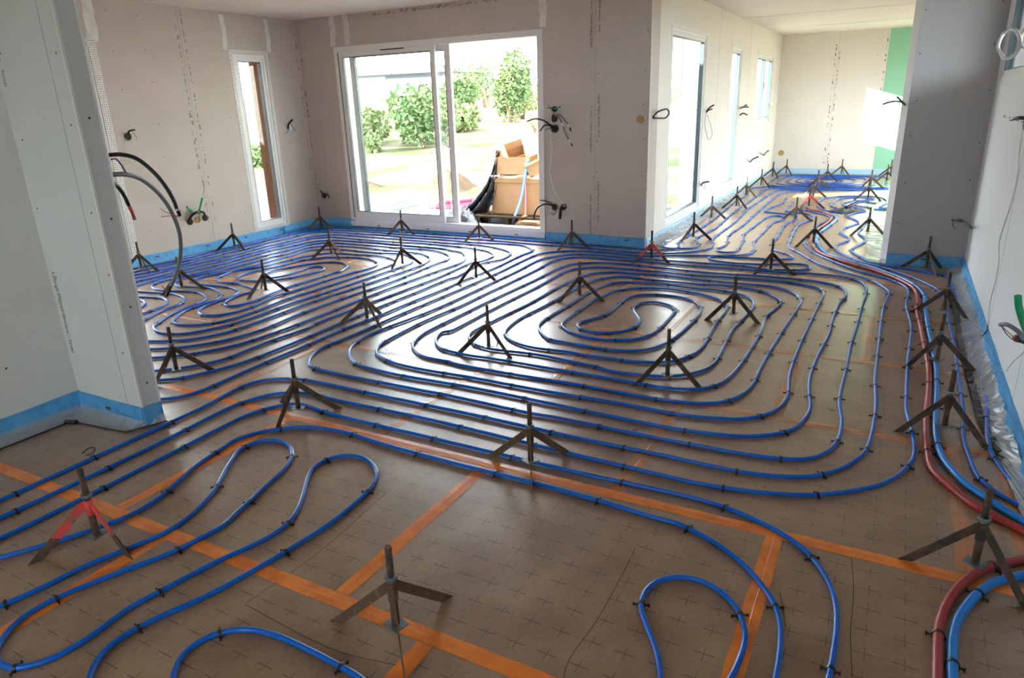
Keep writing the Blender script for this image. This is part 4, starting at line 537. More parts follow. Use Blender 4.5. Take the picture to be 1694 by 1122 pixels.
 'farspiral': [-0.983,13.727,-0.915,13.767,-0.862,13.823,-0.831,13.895,-0.823,13.973,-0.833,14.051,-0.865,14.122,-0.92,14.176,-0.991,14.208,-1.069,14.219,-1.149,14.22,-1.229,14.218,-1.307,14.206,-1.376,14.172,-1.429,14.115,-1.459,14.044,-1.467,13.965,-1.457,13.887,-1.424,13.817,-1.369,13.763,-1.298,13.73,-1.223,13.704,-1.15,13.672,-1.078,13.638,-1.005,13.603,-0.933,13.569,-0.861,13.546,-0.79,13.561,-0.728,13.608,-0.684,13.673,-0.659,13.747,-0.651,13.826,-0.65,13.906,-0.65,13.986,-0.65,14.066,-0.653,14.146,-0.666,14.224,-0.699,14.295,-0.752,14.353,-0.819,14.394,-0.894,14.414,-0.974,14.42,-1.054,14.42,-1.134,14.42,-1.214,14.42,-1.294,14.419,-1.373,14.413,-1.449,14.39,-1.514,14.348,-1.565,14.288,-1.596,14.216,-1.608,14.138,-1.61,14.058,-1.61,13.978,-1.61,13.898,-1.609,13.818,-1.6,13.739,-1.573,13.666,-1.526,13.603,-1.463,13.556,-1.389,13.529,-1.312,13.51,-1.235,13.488,-1.158,13.465,-1.082,13.442,-1.005,13.418,-0.929,13.395,-0.852,13.372,-0.775,13.35,-0.7,13.347,-0.629,13.376,-0.569,13.427,-0.524,13.491,-0.495,13.564,-0.483,13.642,-0.48,13.722,-0.48,13.802,-0.48,13.882,-0.48,13.962,-0.48,14.042,-0.48,14.123,-0.48,14.203,-0.482,14.283,-0.491,14.361,-0.517,14.436,-0.559,14.502,-0.617,14.556,-0.686,14.593,-0.763,14.613,-0.842,14.619,-0.922,14.62,-1.002,14.62,-1.082,14.62,-1.162,14.62,-1.242,14.62,-1.322,14.62,-1.402,14.619,-1.482,14.611,-1.557,14.588,-1.624,14.547,-1.68,14.491,-1.719,14.423,-1.741,14.347,-1.749,14.268,-1.75,14.188,-1.75,14.108,-1.75,14.028,-1.75,13.948,-1.75,13.868,-1.75,13.788,-1.75,13.708,-1.746,13.628,-1.731,13.55,-1.699,13.478,-1.651,13.416,-1.588,13.368,-1.516,13.337,-1.438,13.32,-1.36,13.304,-1.282,13.287,-1.204,13.27,-1.125,13.252,-1.047,13.235,-0.969,13.218,-0.891,13.201,-0.813,13.183,-0.734,13.166,-0.656,13.149,-0.579,13.145,-0.507,13.17,-0.442,13.214,-0.388,13.272,-0.348,13.34,-0.323,13.415,-0.312,13.494,-0.31,13.574,-0.31,13.654,-0.31,13.734,-0.31,13.814,-0.31,13.894,-0.31,13.974,-0.31,14.054,-0.31,14.134,-0.31,14.215,-0.31,14.295,-0.31,14.375,-0.313,14.455,-0.325,14.533,-0.351,14.608,-0.393,14.675,-0.448,14.731,-0.514,14.775,-0.588,14.803,-0.666,14.816,-0.746,14.82,-0.826,14.82,-0.906,14.82,-0.986,14.82,-1.066,14.82,-1.146,14.82,-1.226,14.82,-1.306,14.82,-1.386,14.82,-1.467,14.82,-1.546,14.815,-1.624,14.799,-1.697,14.769,-1.761,14.723,-1.815,14.665,-1.854,14.596,-1.878,14.521,-1.888,14.442,-1.89,14.362,-1.89,14.282,-1.89,14.202,-1.89,14.122,-1.89,14.042,-1.89,13.962,-1.89,13.882,-1.89,13.802,-1.89,13.722,-1.89,13.642,-1.89,13.562,-1.887,13.482,-1.874,13.403,-1.847,13.329,-1.805,13.262,-1.749,13.206,-1.683,13.164,-1.609,13.136,-1.53,13.121,-1.451,13.108,-1.372,13.094,-1.294,13.081,-1.215,13.067,-1.136,13.053,-1.057,13.04,-0.978,13.026,-0.899,13.012,-0.82,12.998,-0.741,12.985,-0.662,12.971,-0.584,12.957,-0.505,12.946,-0.428,12.95,-0.356,12.979,-0.291,13.025,-0.236,13.081,-0.193,13.148,-0.163,13.221,-0.147,13.299,-0.141,13.378,-0.14,13.458,-0.14,13.538,-0.14,13.619,-0.14,13.699,-0.14,13.779,-0.14,13.859,-0.14,13.939,-0.14,14.019,-0.14,14.099,-0.14,14.179,-0.14,14.259,-0.14,14.339,-0.14,14.419,-0.14,14.499,-0.144,14.579,-0.157,14.658,-0.183,14.732,-0.223,14.801,-0.274,14.861,-0.337,14.91,-0.407,14.946,-0.483,14.968,-0.562,14.978,-0.642,14.98,-0.722,14.98,-0.802,14.98,-0.883,14.98,-0.963,14.98,-1.043,14.98,-1.123,14.98,-1.203,14.98,-1.283,14.98,-1.363,14.98,-1.443,14.98,-1.523,14.98,-1.603,14.978,-1.682,14.969,-1.758,14.947,-1.829,14.912,-1.892,14.864,-1.945,14.805,-1.985,14.737,-2.012,14.662,-2.025,14.584,-2.03,14.504,-2.03,14.424,-2.03,14.344,-2.03,14.264,-2.03,14.184,-2.03,14.104,-2.03,14.023,-2.03,13.943,-2.03,13.863,-2.03,13.783,-2.03,13.703,-2.03,13.623,-2.03,13.543,-2.03,13.463,-2.029,13.383,-2.024,13.303,-2.009,13.225,-1.979,13.152,-1.937,13.085,-1.882,13.027,-1.818,12.981,-1.746,12.948,-1.669,12.929],
}
R_OF = {'red': .0145, 'bigblue': .0145}
M_OF = {'red': M_red, 'bigblue': M_sky, 'z1': M_blue, 'z2': M_blue}
PLAB = {
 'centre': 'long blue pipe coiled in the big double spiral in mid floor', 'left': 'blue pipe coiled in the tight spiral below the narrow window',
 'theta': 'single blue pipe wrapping round the outside of the left spiral', 'wall1': 'blue pipe running closest to the back wall foot',
 'wall2': 'second blue pipe out from the back wall foot', 'extwall': 'blue pipe bent in a hairpin by the reflecting glazed door',
 'c': 'innermost of the blue pipes sweeping past the partition end into the far room', 'd': 'blue pipe turning round the lower right corner of the big spiral',
 'e': 'outer blue pipe sweeping from the partition down to the bottom edge', 'f': 'blue pipe crossing the foreground under the rusty stand to the bottom edge',
 'g': 'blue pipe with two round hairpin loops beside the red painted stand', 'h': 'short blue pipe arch at the bottom left of the foreground',
 'i': 'blue pipe with one teardrop loop at the bottom right foreground', 'z1': 'zigzag blue pipe beside the light blue main along the right',
 'z2': 'zigzag blue pipe closest to the right wall', 'red': 'thick dark red main pipe running along the right side',
 'bigblue': 'thick light blue main pipe beside the red one', 'loopA': 'blue pipe looping round the dark rod in the far room',
 'farspiral': 'blue pipe coiled in the spiral by the far wall'}
CLAB = {'centre': 'big double spiral pipe', 'left': 'left tight spiral pipe', 'theta': 'pipe wrapped outside the left spiral', 'wall1': 'pipe closest to the back wall', 'wall2': 'second pipe from the back wall', 'extwall': 'hairpin pipe by the glazed door', 'c': 'innermost pipe sweeping past the partition', 'd': 'pipe turning round the big spiral corner', 'e': 'outer pipe sweeping to the bottom edge', 'f': 'foreground pipe under the rusty stand', 'g': 'pipe with two foreground hairpins', 'h': 'bottom left pipe arch', 'i': 'teardrop pipe loop', 'z1': 'zigzag pipe beside the light blue main', 'z2': 'zigzag pipe nearest the right wall', 'red': 'thick dark red main', 'bigblue': 'thick light blue main', 'loopA': 'pipe looping in the far room', 'farspiral': 'far wall spiral pipe'}
clip_spots = []
for key, flat in PIPES.items():
    r = R_OF.get(key, .009); pts = [(flat[i], flat[i+1], r+.0012) for i in range(0, len(flat), 2)]
    if key == 'wall1': pts = [(x,y,z+(.014 if 7.12 < y < 7.35 and x > -2.3 else 0)) for x, y, z in pts]
    P = spline(pts, 3)
    o = MB().tube(P, r, 10, True, True).build('heating_pipe', M_OF.get(key, M_blue)); tag(o, PLAB[key], 'pipe', 'underfloor heating pipes')
    acc, nxt = 0, .15
    for a, c in zip(P[:-1], P[1:]):
        l = (c-a).length
        while acc+l > nxt and l > 1e-6:
            f = (nxt-acc)/l; clip_spots.append((a+(c-a)*f, math.atan2(c.y-a.y, c.x-a.x), key)); nxt += random.uniform(.34,.52)
        acc += l
# clips: a black staple arch with two feet
def clip_mb(r):
    b = MB(); n = 9; wd = .0048; ri, ro = r+.0002, r+.0026
    prof = [(math.pi*k/(n-1)) for k in range(n)]; vs = []
    for a in prof:
        for rad in (ri, ro):
            for x in (-wd, wd): vs.append((x, rad*math.cos(a), max(0, rad*math.sin(a)+r*.9)))
    b.add(vs, [q for i in range(n-1) for q in ((4*i,4*i+1,4*i+5,4*i+4),(4*i+2,4*i+6,4*i+7,4*i+3),(4*i,4*i+4,4*i+6,4*i+2),(4*i+1,4*i+3,4*i+7,4*i+5))])
    for s in (-1, 1):
        y0, y1 = sorted((s*ri, s*ro)); b.box((-wd,y0,0),(wd,y1,r*.95))
        y0, y1 = sorted((s*ro, s*(ro+.012))); b.box((-.002,y0,r*.35),(.002,y1,r*.35+.005)); y0, y1 = sorted((s*(ro+.010), s*(ro+.014))); b.box((-.002,y0,0),(.002,y1,r*.35+.008))
    return b
CLIP = {.009: clip_mb(.0095).mesh('pipe_clip', M_clip), .0145: clip_mb(.0153).mesh('pipe_clip', M_clip)}
inv = cam.matrix_world.inverted()
def in_view(p):
    q = inv @ p
    if q.z > -.3: return False
    u, v = q.x/-q.z*cam_d.lens/36, q.y/-q.z*cam_d.lens/36
    if abs(u) > .5 or abs(v) > .5*1122/1694: return False
    x, y = p.x, p.y                       # hidden by the partition or the stub wall?
    if y > YP1 and x*YP1/y < XP: return False
    if y > YB and x*YB/y > XCOL: return False
    return True
spots = sorted(clip_spots, key=lambda s: (0 if in_view(s[0]) else 1, (s[0]-cam.location).length))
for p, a, key in spots[:300]:
    o = link('pipe_clip', CLIP[R_OF.get(key, .009)]); o.location = (p.x, p.y, .0006); o.rotation_euler = (0, 0, a)
    tag(o, 'black clip stapled over the ' + CLAB[key], 'clip', 'clips on the ' + CLAB[key])
b = MB()
for p, a, key in spots[300:]:
    me = CLIP[R_OF.get(key, .009)]; Mx = Matrix.Translation((p.x, p.y, .0006)) @ Matrix.Rotation(a, 4, 'Z')
    b.add([Mx @ v.co for v in me.vertices], [tuple(f.vertices) for f in me.polygons])
tag(b.build('pipe_clips', M_clip), 'remaining small black clips on the pipes farther off', 'clips', None, 'stuff')

# ------------------------------------------------------------------ screed-height stands
def leg_mesh(m, foot=None):
    a = Vector((.010, 0, .168)); e = Vector((.200, 0, 0)); dr = (e-a).normalized(); n = Vector((-dr.z, 0, dr.x)) if dr.x > 0 else Vector((dr.z,0,-dr.x)); hw = .0148
    def hit(p, z=0): t = (z-p.z)/dr.z; return p+dr*t
    A, B_ = a+n*hw, a-n*hw
    if not foot: return MB().prism([A, B_, hit(B_), hit(A)], (0,-.0022,0), (0,.0022,0)).mesh('leg', m)
    b = MB().prism([A, B_, hit(B_,.062), hit(A,.075)], (0,-.0022,0), (0,.0022,0)).prism([hit(A,.075), hit(B_,.062), hit(B_), hit(A)], (0,-.0022,0), (0,.0022,0))
    me = b.mesh('leg', m); me.materials.append(foot)
    for i in range(6, 12): me.polygons[i].material_index = 1
    return me
def stand_parts(paint):
    L = M_redpaint if paint == 'red' else M_rust2 if paint == 'brown' else M_rust
    P = {'leg': leg_mesh(L, M_rust if paint == 'red' else None)}
    P['post'] = MB().cyl((0,0), .0122, .034, .2, 12).mesh('post', M_rust2)
    b = MB().cyl((0,0), .0155, .120, .180, 12); P['sleeve'] = b.mesh('sleeve', L)
    P['collar'] = MB().cyl((0,0), .0195, .196, .204, 14).tube([(0,0,.186),(0,0,.196)], .0165, 6).mesh('collar', M_zinc)
    P['threaded_rod'] = MB().cyl((0,0), .0104, .19, .304, 12).mesh('threaded_rod', M_rust)
    P['foot_plate'] = MB().box((-.031,-.026,.030),(.031,.026,.034)).mesh('foot_plate', M_zinc)
    return P
PARTS = {k: stand_parts(k) for k in ('rust', 'brown', 'red')}
for x, y, az, paint, label, *azs in [
(-2.446, 1.174, 0.03, 'red', 'rusty tripod stand painted bright red by the hairpin loops in front', -115, -3, 156),
(-1.15, 1.295, 1.29, 'brown', 'nearest brown tripod stand on the orange tape in the foreground'),
(-1.24, 2.364, 1.01, 'brown', 'brown rusty stand on the front runs of the big spiral'),
(-2.593, 2.347, 0.73, 'rust', 'rusty stand where the parallel pipes bend beside the partition'),
(-3.712, 2.456, 0.77, 'rust', 'rusty stand right behind the partition end'),
(-2.167, 3.591, 1.78, 'rust', 'dark stand in the left bends of the big spiral'),
(-0.989, 3.564, 1.88, 'rust', 'dark stand on the front right turn of the big spiral'),
(-0.902, 4.901, 1.71, 'rust', 'dark stand at the upper right turn of the big spiral'),
(-2.121, 4.967, 2.06, 'rust', 'dark stand at the upper left of the spiral centre'),
(-3.223, 5.178, 0.1, 'rust', 'dark stand between the two spirals'),
(-3.317, 3.772, 1.71, 'brown', 'brown stand with a thin extra bar in the slanting parallel runs'),
(-4.23, 5.417, 0.56, 'rust', 'stand inside the right loops of the left spiral'),
(-5.258, 5.513, 1.68, 'brown', 'reddish brown stand on the far curve of the left spiral'),
(-5.366, 6.913, 2.06, 'rust', 'stand in front of the sliding door below its left pane'),
(-6.659, 6.849, 0.07, 'brown', 'pale brown stand in the corner under the narrow window'),
(-6.704, 5.465, 1.95, 'rust', 'stand against the left wall left of the narrow window'),
(-6.689, 4.268, 0.24, 'rust', 'stand at the left wall just beyond the partition'),
(-5.579, 3.905, 0.52, 'brown', 'stand behind the hanging grey conduit'),
(-4.725, 4.103, 0.52, 'rust', 'dark stand in the left bends of the left spiral'),
(-4.218, 6.888, 0.0, 'brown', 'brown stand in front of the open door half'),
(-3.007, 6.827, 0.1, 'rust', 'dark stand against the back wall right of the door'),
(-2.004, 6.469, 1.85, 'red', 'stand with red legs at the outer corner of the back wall'),
(-0.881, 6.392, 1.99, 'rust', 'dark stand on the flat hairpins in front of the far room'),
(-1.919, 7.732, 0.07, 'rust', 'dark stand at the hairpin by the reflecting glazed door'),
(-2.044, 9.123, 0.63, 'rust', 'grey stand in front of the reflecting glazed door pane'),
(-1.958, 10.267, 1.54, 'rust', 'dark stand in front of the bright narrow window of the far room'),
(-2.064, 11.539, 1.57, 'brown', 'sunlit whitish stand by the far room window wall'),
(-2.06, 12.871, 1.5, 'brown', 'brown stand below the two-leaf window'),
(-2.105, 14.398, 1.22, 'brown', 'small brown stand near the far corner'),
(-1.948, 15.06, 1.22, 'brown', 'small brown stand against the far wall at its left'),
(-0.674, 7.775, 1.75, 'rust', 'big dark stand on the mains at the far room entrance'),
(-1.039, 9.275, 0.49, 'rust', 'dark stand among the hairpins left of the mains'),
(-1.02, 10.495, 0.03, 'red', 'red stand among the far room hairpins'),
(-1.081, 11.592, 0.42, 'rust', 'dark stand just behind the red far room stand'),
(-1.147, 12.839, 0.45, 'brown', 'tan stand in the middle of the far blue runs'),
(-1.108, 14.01, 1.71, 'brown', 'brown stand in the centre of the far spiral'),
(-0.946, 15.12, 1.4, 'brown', 'brown stand against the far wall in its middle'),
(-0.327, 11.601, 1.54, 'rust', 'dark stand in the sunlit loops of the far room'),
(-0.2, 8.619, 1.68, 'rust', 'dark stand by the crumpled film at the stub wall'),
(-0.14, 14.042, 1.57, 'rust', 'dark stand at the right end of the far spiral'),
(-0.101, 15.1, 0.7, 'brown', 'pale stand half hidden by the stub wall near the far wall'),
(-0.352, 13.013, 0.24, 'brown', 'pale sunlit stand behind the dark one in the sunlit loops'),
(0.332, 6.935, 0.91, 'rust', 'dark stand in front of the blue strip of the stub wall'),
(0.417, 5.54, 1.29, 'rust', 'farther dark stand straddling the red and light blue mains'),
(0.339, 4.418, 1.75, 'rust', 'middle dark stand of three over the mains along the right'),
(0.341, 3.467, 1.47, 'rust', 'nearer dark stand of three over the mains along the right'),
(0.386, 2.369, 1.22, 'rust', 'dark stand with muddy legs at the lower right corner')]:
    t = thing('tripod_stand', label, 'stand', (x, y, 0), az, 'rusty tripod stands on the floor')
    for nm in ('post','sleeve','collar','threaded_rod','foot_plate'): 
        o = link(nm, PARTS[paint][nm], t)
        if nm == 'foot_plate': o.rotation_euler = (0,0,random.uniform(0,3))
    for k in range(3): o = link('leg', PARTS[paint]['leg'], t); o.rotation_euler = (0,0,math.radians(azs[k])-az if azs else 2*math.pi*k/3)

# ------------------------------------------------------------------ cables and box holes
def cable(name, label, pts, r, m, parts=(), cat='cable', n=8):
    t = MB().tube(spline(pts, 5), r, n).build(name, m); tag(t, label, cat)
    for nm, pp, rr, mm in parts: MB().tube(spline(pp, 5), rr, 8).build(nm, mm, t)
    return t
def wall_box(label, pos, nrm, r=.034, m=M_holebox, parts=()):
    nrm = Vector(nrm); p = Vector(pos); b = MB()
    b.tube([p-nrm*.002, p+nrm*.003], r, 20)
    t = b.build('junction_box', m); tag(t, label, 'junction box')
    MB().tube([p-nrm*.001, p+nrm*.0045], r*1.12, 20, False).build('rim', m, t)
    for nm, pp, rr, mm in parts: MB().tube(spline(pp, 5), rr, 8).build(nm, mm, t)
    return t
# conduits from the back of the partition
cable('conduit', 'black conduit arching out from behind the partition with a white taped end', [(-3.221, 2.0, 1.335), (-3.205, 2.06, 1.334), (-3.188, 2.12, 1.312), (-3.15, 2.16, 1.256), (-3.1, 2.18, 1.183), (-3.054, 2.18, 1.113), (-3.026, 2.17, 1.069)], .0095, M_black,
  (('white_tape', [(-3.053, 2.18, 1.101), (-3.022, 2.17, 1.06)], .0112, M_white), ('conduit_tip', [(-3.022, 2.17, 1.06), (-3.008, 2.165, 1.041)], .0085, M_black), ('red_wire', [(-3.011, 2.165, 1.038), (-3.072, 2.17, 1.035), (-3.118, 2.17, 1.033), (-3.142, 2.16, 1.03)], .0018, M_wire), ('red_wire', [(-3.011, 2.165, 1.038), (-3.078, 2.17, 1.046), (-3.125, 2.17, 1.056), (-3.134, 2.16, 1.072)], .0018, M_wire)), 'conduit')
cable('conduit', 'grey conduit arching from behind the partition down toward the floor', [(-3.221, 2.0, 1.247), (-3.244, 2.08, 1.241), (-3.294, 2.18, 1.214), (-3.351, 2.28, 1.16), (-3.417, 2.38, 1.081), (-3.478, 2.46, 0.99), (-3.533, 2.52, 0.88), (-3.601, 2.56, 0.771), (-3.703, 2.6, 0.658), (-3.805, 2.62, 0.552), (-3.86, 2.63, 0.506)], .0115, M_grey,
  (('conduit_tip', [(-3.86, 2.63, 0.506), (-3.944, 2.64, 0.426)], .0105, M_rust), ('loose_wire', [(-3.925, 2.64, 0.451), (-3.918, 2.62, 0.48), (-3.906, 2.6, 0.505)], .002, M_violet)), 'conduit')
cable('conduit', 'short black conduit with a red taped end behind the partition', [(-3.22, 2.0, 1.211), (-3.261, 2.05, 1.182), (-3.278, 2.08, 1.141), (-3.288, 2.1, 1.089)], .0095, M_black, (('red_tape', [(-3.291, 2.1, 1.094), (-3.274, 2.1, 1.06), (-3.248, 2.09, 1.024)], .0085, M_redpaint),), 'conduit')
cable('cable', 'thin violet cable hanging from behind the partition edge', [(-3.191, 2.0, 1.316), (-3.202, 2.03, 1.316), (-3.205, 2.05, 1.29), (-3.18, 2.05, 1.254)], .004, M_violet)
# left wall boxes
wall_box('round box with curled cable and thin white wires high on the left wall', (-6.942, 4.575, 1.316), (1,0,0), .036, M_holebox, (
  ('cable_end', [(-6.932, 4.577, 1.339), (-6.892, 4.57, 1.369), (-6.872, 4.592, 1.376), (-6.872, 4.618, 1.378)], .008, M_black), ('wire', [(-6.892, 4.596, 1.367), (-6.882, 4.609, 1.337), (-6.882, 4.628, 1.301)], .003, M_grey),
  ('thin_white_wire', [(-6.932, 4.542, 1.3), (-6.922, 4.508, 1.207), (-6.922, 4.519, 1.141), (-6.922, 4.557, 1.102), (-6.922, 4.516, 1.039), (-6.922, 4.454, 1.026)], .003, M_white), ('thin_white_wire', [(-6.922, 4.547, 1.293), (-6.902, 4.58, 1.262), (-6.902, 4.633, 1.265), (-6.902, 4.649, 1.306)], .0025, M_white)))
wall_box('round box with cable beside the narrow window near the corner', (-6.942, 6.796, 1.313), (1,0,0), .040, M_white, (
  ('cable_end', [(-6.932, 6.763, 1.3), (-6.902, 6.742, 1.345), (-6.872, 6.75, 1.381), (-6.852, 6.777, 1.409)], .012, M_black), ('wire', [(-6.902, 6.774, 1.351), (-6.892, 6.817, 1.297), (-6.892, 6.833, 1.266)], .004, M_grey), ('wire', [(-6.922, 6.761, 1.285), (-6.912, 6.68, 1.237)], .003, M_grey)))
wall_box('left round box of the triple low on the left wall with curved black cable', (-6.942, 5.108, 0.364), (1,0,0), .036, M_holebox, (
  ('cable', [(-6.937, 5.094, 0.373), (-6.882, 5.1, 0.436), (-6.852, 5.139, 0.465), (-6.862, 5.202, 0.462)], .015, M_black), ('green_conduit_end', [(-6.922, 5.133, 0.443), (-6.892, 5.091, 0.504), (-6.882, 5.06, 0.542)], .009, M_green_c), ('green_conduit_end', [(-6.922, 5.152, 0.46), (-6.892, 5.114, 0.501), (-6.862, 5.049, 0.524)], .008, M_green_c)))
wall_box('middle round box of the triple low on the left wall', (-6.942, 5.21, 0.372), (1,0,0), .036, M_sponge, (('violet_wire', [(-6.882, 5.208, 0.454), (-6.902, 5.208, 0.398), (-6.912, 5.208, 0.343)], .003, M_violet),))
wall_box('right round box of the triple low on the left wall with upright green conduit', (-6.942, 5.313, 0.377), (1,0,0), .036, M_holebox, (
  ('cable', [(-6.937, 5.311, 0.388), (-6.892, 5.274, 0.444), (-6.872, 5.218, 0.466)], .012, M_black), ('green_conduit_end', [(-6.902, 5.216, 0.459), (-6.872, 5.232, 0.532), (-6.842, 5.25, 0.619)], .011, M_green_c)))
wall_box('low round box on the back wall close to the corner', (-6.808, 7.131, 0.409), (0,-1,0), .036, M_holebox, (
  ('cable_end', [(-6.81, 7.121, 0.41), (-6.777, 7.071, 0.457), (-6.797, 7.051, 0.491)], .010, M_black), ('cable_end', [(-6.789, 7.121, 0.402), (-6.703, 7.081, 0.442), (-6.648, 7.061, 0.398)], .009, M_black)))
# back wall right of the sliding door
wall_box('upper small box with dark green wires beside the sliding door', (-3.338, 7.131, 1.44), (0,-1,0), .030, M_holebox, (
  ('green_wire', [(-3.336, 7.121, 1.444), (-3.287, 7.091, 1.452), (-3.242, 7.071, 1.46)], .009, M_green_c), ('green_wire', [(-3.344, 7.121, 1.444), (-3.36, 7.081, 1.463), (-3.391, 7.071, 1.483)], .004, M_green_c), ('green_wire', [(-3.351, 7.121, 1.438), (-3.368, 7.081, 1.451), (-3.406, 7.071, 1.459)], .004, M_black)))
wall_box('middle round box beside the sliding door with two white striped cables hanging', (-3.342, 7.131, 1.344), (0,-1,0), .040, M_holebox, (
  ('hanging_cable', [(-3.33, 7.121, 1.375), (-3.276, 7.081, 1.369), (-3.218, 7.061, 1.288), (-3.18, 7.071, 1.181), (-3.143, 7.081, 1.112)], .008, M_grey), ('cable_sleeve', [(-3.15, 7.081, 1.124), (-3.125, 7.081, 1.087)], .010, M_white), ('wire_tip', [(-3.125, 7.081, 1.087), (-3.107, 7.081, 1.055)], .007, M_black),
  ('hanging_cable', [(-3.323, 7.121, 1.381), (-3.25, 7.071, 1.381), (-3.184, 7.051, 1.325), (-3.147, 7.061, 1.274)], .008, M_grey), ('cable_sleeve', [(-3.154, 7.061, 1.281), (-3.13, 7.061, 1.249)], .011, M_white), ('wire_tip', [(-3.13, 7.061, 1.249), (-3.12, 7.071, 1.212)], .008, M_black), ('cable_sleeve', [(-3.225, 7.061, 1.3), (-3.204, 7.061, 1.263)], .010, M_white), ('thin_white_wire', [(-3.354, 7.111, 1.407), (-3.364, 7.101, 1.364), (-3.365, 7.101, 1.289)], .003, M_white)))
wall_box('lower round box beside the sliding door with cables curving in front of the frame', (-3.337, 7.131, 1.237), (0,-1,0), .042, M_holebox, (
  ('cable', [(-3.354, 7.121, 1.244), (-3.344, 7.011, 1.286), (-3.384, 6.931, 1.332), (-3.46, 6.911, 1.35), (-3.572, 6.931, 1.326)], .0085, M_black), ('cable', [(-3.361, 7.121, 1.244), (-3.368, 7.031, 1.279), (-3.395, 6.981, 1.275), (-3.442, 6.971, 1.22)], .0085, M_black), ('wire', [(-3.368, 7.121, 1.238), (-3.386, 7.051, 1.241), (-3.428, 7.031, 1.205)], .006, M_grey), ('wire_tip', [(-3.413, 7.031, 1.217), (-3.442, 7.031, 1.198)], .006, M_white), ('cable_sleeve', [(-3.334, 7.111, 1.238), (-3.349, 7.051, 1.272)], .017, M_black)))
cable('cable', 'thin white cable hanging down the back wall between upper and lower boxes', [(-3.378, 7.111, 1.226), (-3.38, 7.111, 1.118), (-3.367, 7.111, 0.989), (-3.392, 7.111, 0.82), (-3.379, 7.111, 0.689), (-3.336, 7.111, 0.557), (-3.263, 7.111, 0.459), (-3.211, 7.111, 0.401)], .0042, M_white)
wall_box('low round box by the sliding door with black cable bending down', (-3.348, 7.131, 0.386), (0,-1,0), .036, M_holebox, (
  ('cable', [(-3.343, 7.121, 0.388), (-3.36, 7.031, 0.426), (-3.401, 6.961, 0.441), (-3.461, 6.931, 0.409), (-3.509, 6.931, 0.327), (-3.518, 6.941, 0.284)], .010, M_black), ('cable', [(-3.343, 7.121, 0.401), (-3.362, 7.051, 0.444), (-3.409, 7.011, 0.471), (-3.472, 7.001, 0.477)], .007, M_black), ('hook_wire', [(-3.311, 7.101, 0.412), (-3.31, 7.081, 0.347), (-3.34, 7.081, 0.312), (-3.378, 7.081, 0.324)], .005, M_grey)))
wall_box('low round box right of its twin with a short cable hanging straight down', (-3.239, 7.131, 0.394), (0,-1,0), .034, M_holebox, (
  ('cable_end', [(-3.238, 7.121, 0.399), (-3.25, 7.081, 0.39), (-3.261, 7.081, 0.329), (-3.27, 7.091, 0.266)], .016, M_black), ('thin_white_wire', [(-3.214, 7.101, 0.402), (-3.247, 7.091, 0.409), (-3.265, 7.081, 0.383)], .003, M_white)))
wall_box('empty round hole in the back wall near its outer corner', (-2.372, 7.131, 1.319), (0,-1,0), .036, M_sponge)
# far room left wall
cable('cable', 'black cable looped out of the wall at the outer corner', [(-2.281, 7.254, 1.331), (-2.231, 7.231, 1.378), (-2.181, 7.271, 1.402), (-2.161, 7.353, 1.403), (-2.161, 7.413, 1.36), (-2.181, 7.389, 1.322), (-2.221, 7.309, 1.319), (-2.271, 7.233, 1.326)], .0085, M_black)
cable('cable', 'black cables with thin wire loop after the glazed door in the far room', [(-2.281, 9.529, 1.325), (-2.231, 9.422, 1.371), (-2.191, 9.408, 1.4), (-2.171, 9.45, 1.413)], .010, M_black, (('cable', [(-2.281, 9.529, 1.325), (-2.241, 9.501, 1.355), (-2.211, 9.536, 1.365)], .009, M_black), ('thin_wire', [(-2.271, 9.473, 1.319), (-2.261, 9.399, 1.187), (-2.261, 9.528, 1.053), (-2.251, 9.603, 0.98), (-2.251, 9.792, 1.04), (-2.251, 9.654, 1.177), (-2.261, 9.501, 1.296)], .003, M_grey)))
cable('cable', 'short black cable low on the wall after the glazed door', [(-2.281, 9.47, 0.395), (-2.221, 9.343, 0.45), (-2.161, 9.388, 0.458)], .011, M_black, (('thin_wire', [(-2.231, 9.421, 0.433), (-2.241, 9.551, 0.339)], .003, M_grey),))
cable('cable', 'pair of dark cables above their twin beside the bright narrow window', [(-2.281, 11.735, 1.337), (-2.201, 11.497, 1.37), (-2.141, 11.505, 1.386)], .012, M_black, (('cable', [(-2.281, 11.738, 1.328), (-2.201, 11.551, 1.351), (-2.141, 11.614, 1.353)], .010, M_black),))
cable('cable', 'dark cable below its twin beside the bright narrow window', [(-2.281, 11.726, 1.233), (-2.221, 11.642, 1.261), (-2.181, 11.78, 1.234)], .011, M_rust, (('thin_wire', [(-2.271, 11.632, 1.222), (-2.261, 11.531, 1.109), (-2.261, 11.644, 0.922)], .003, M_white),))
cable('cable', 'short black cable sticking out low between the two far windows', [(-2.281, 12.916, 0.421), (-2.181, 12.609, 0.496), (-2.081, 12.467, 0.543)], .014, M_black)
cable('cable', 'short black cable sticking out low below the two-leaf window', [(-2.281, 14.283, 0.433), (-2.181, 13.867, 0.513), (-2.101, 13.608, 0.563)], .013, M_black)
cable('cable', 'thin dark cable beside the two-leaf window', [(-2.281, 14.527, 1.351), (-2.201, 14.214, 1.369), (-2.161, 14.159, 1.374)], .010, M_grey)
wall_box('round hole low on the far wall', (-2.12, 15.35, 0.402), (0,-1,0), .055, M_sponge)
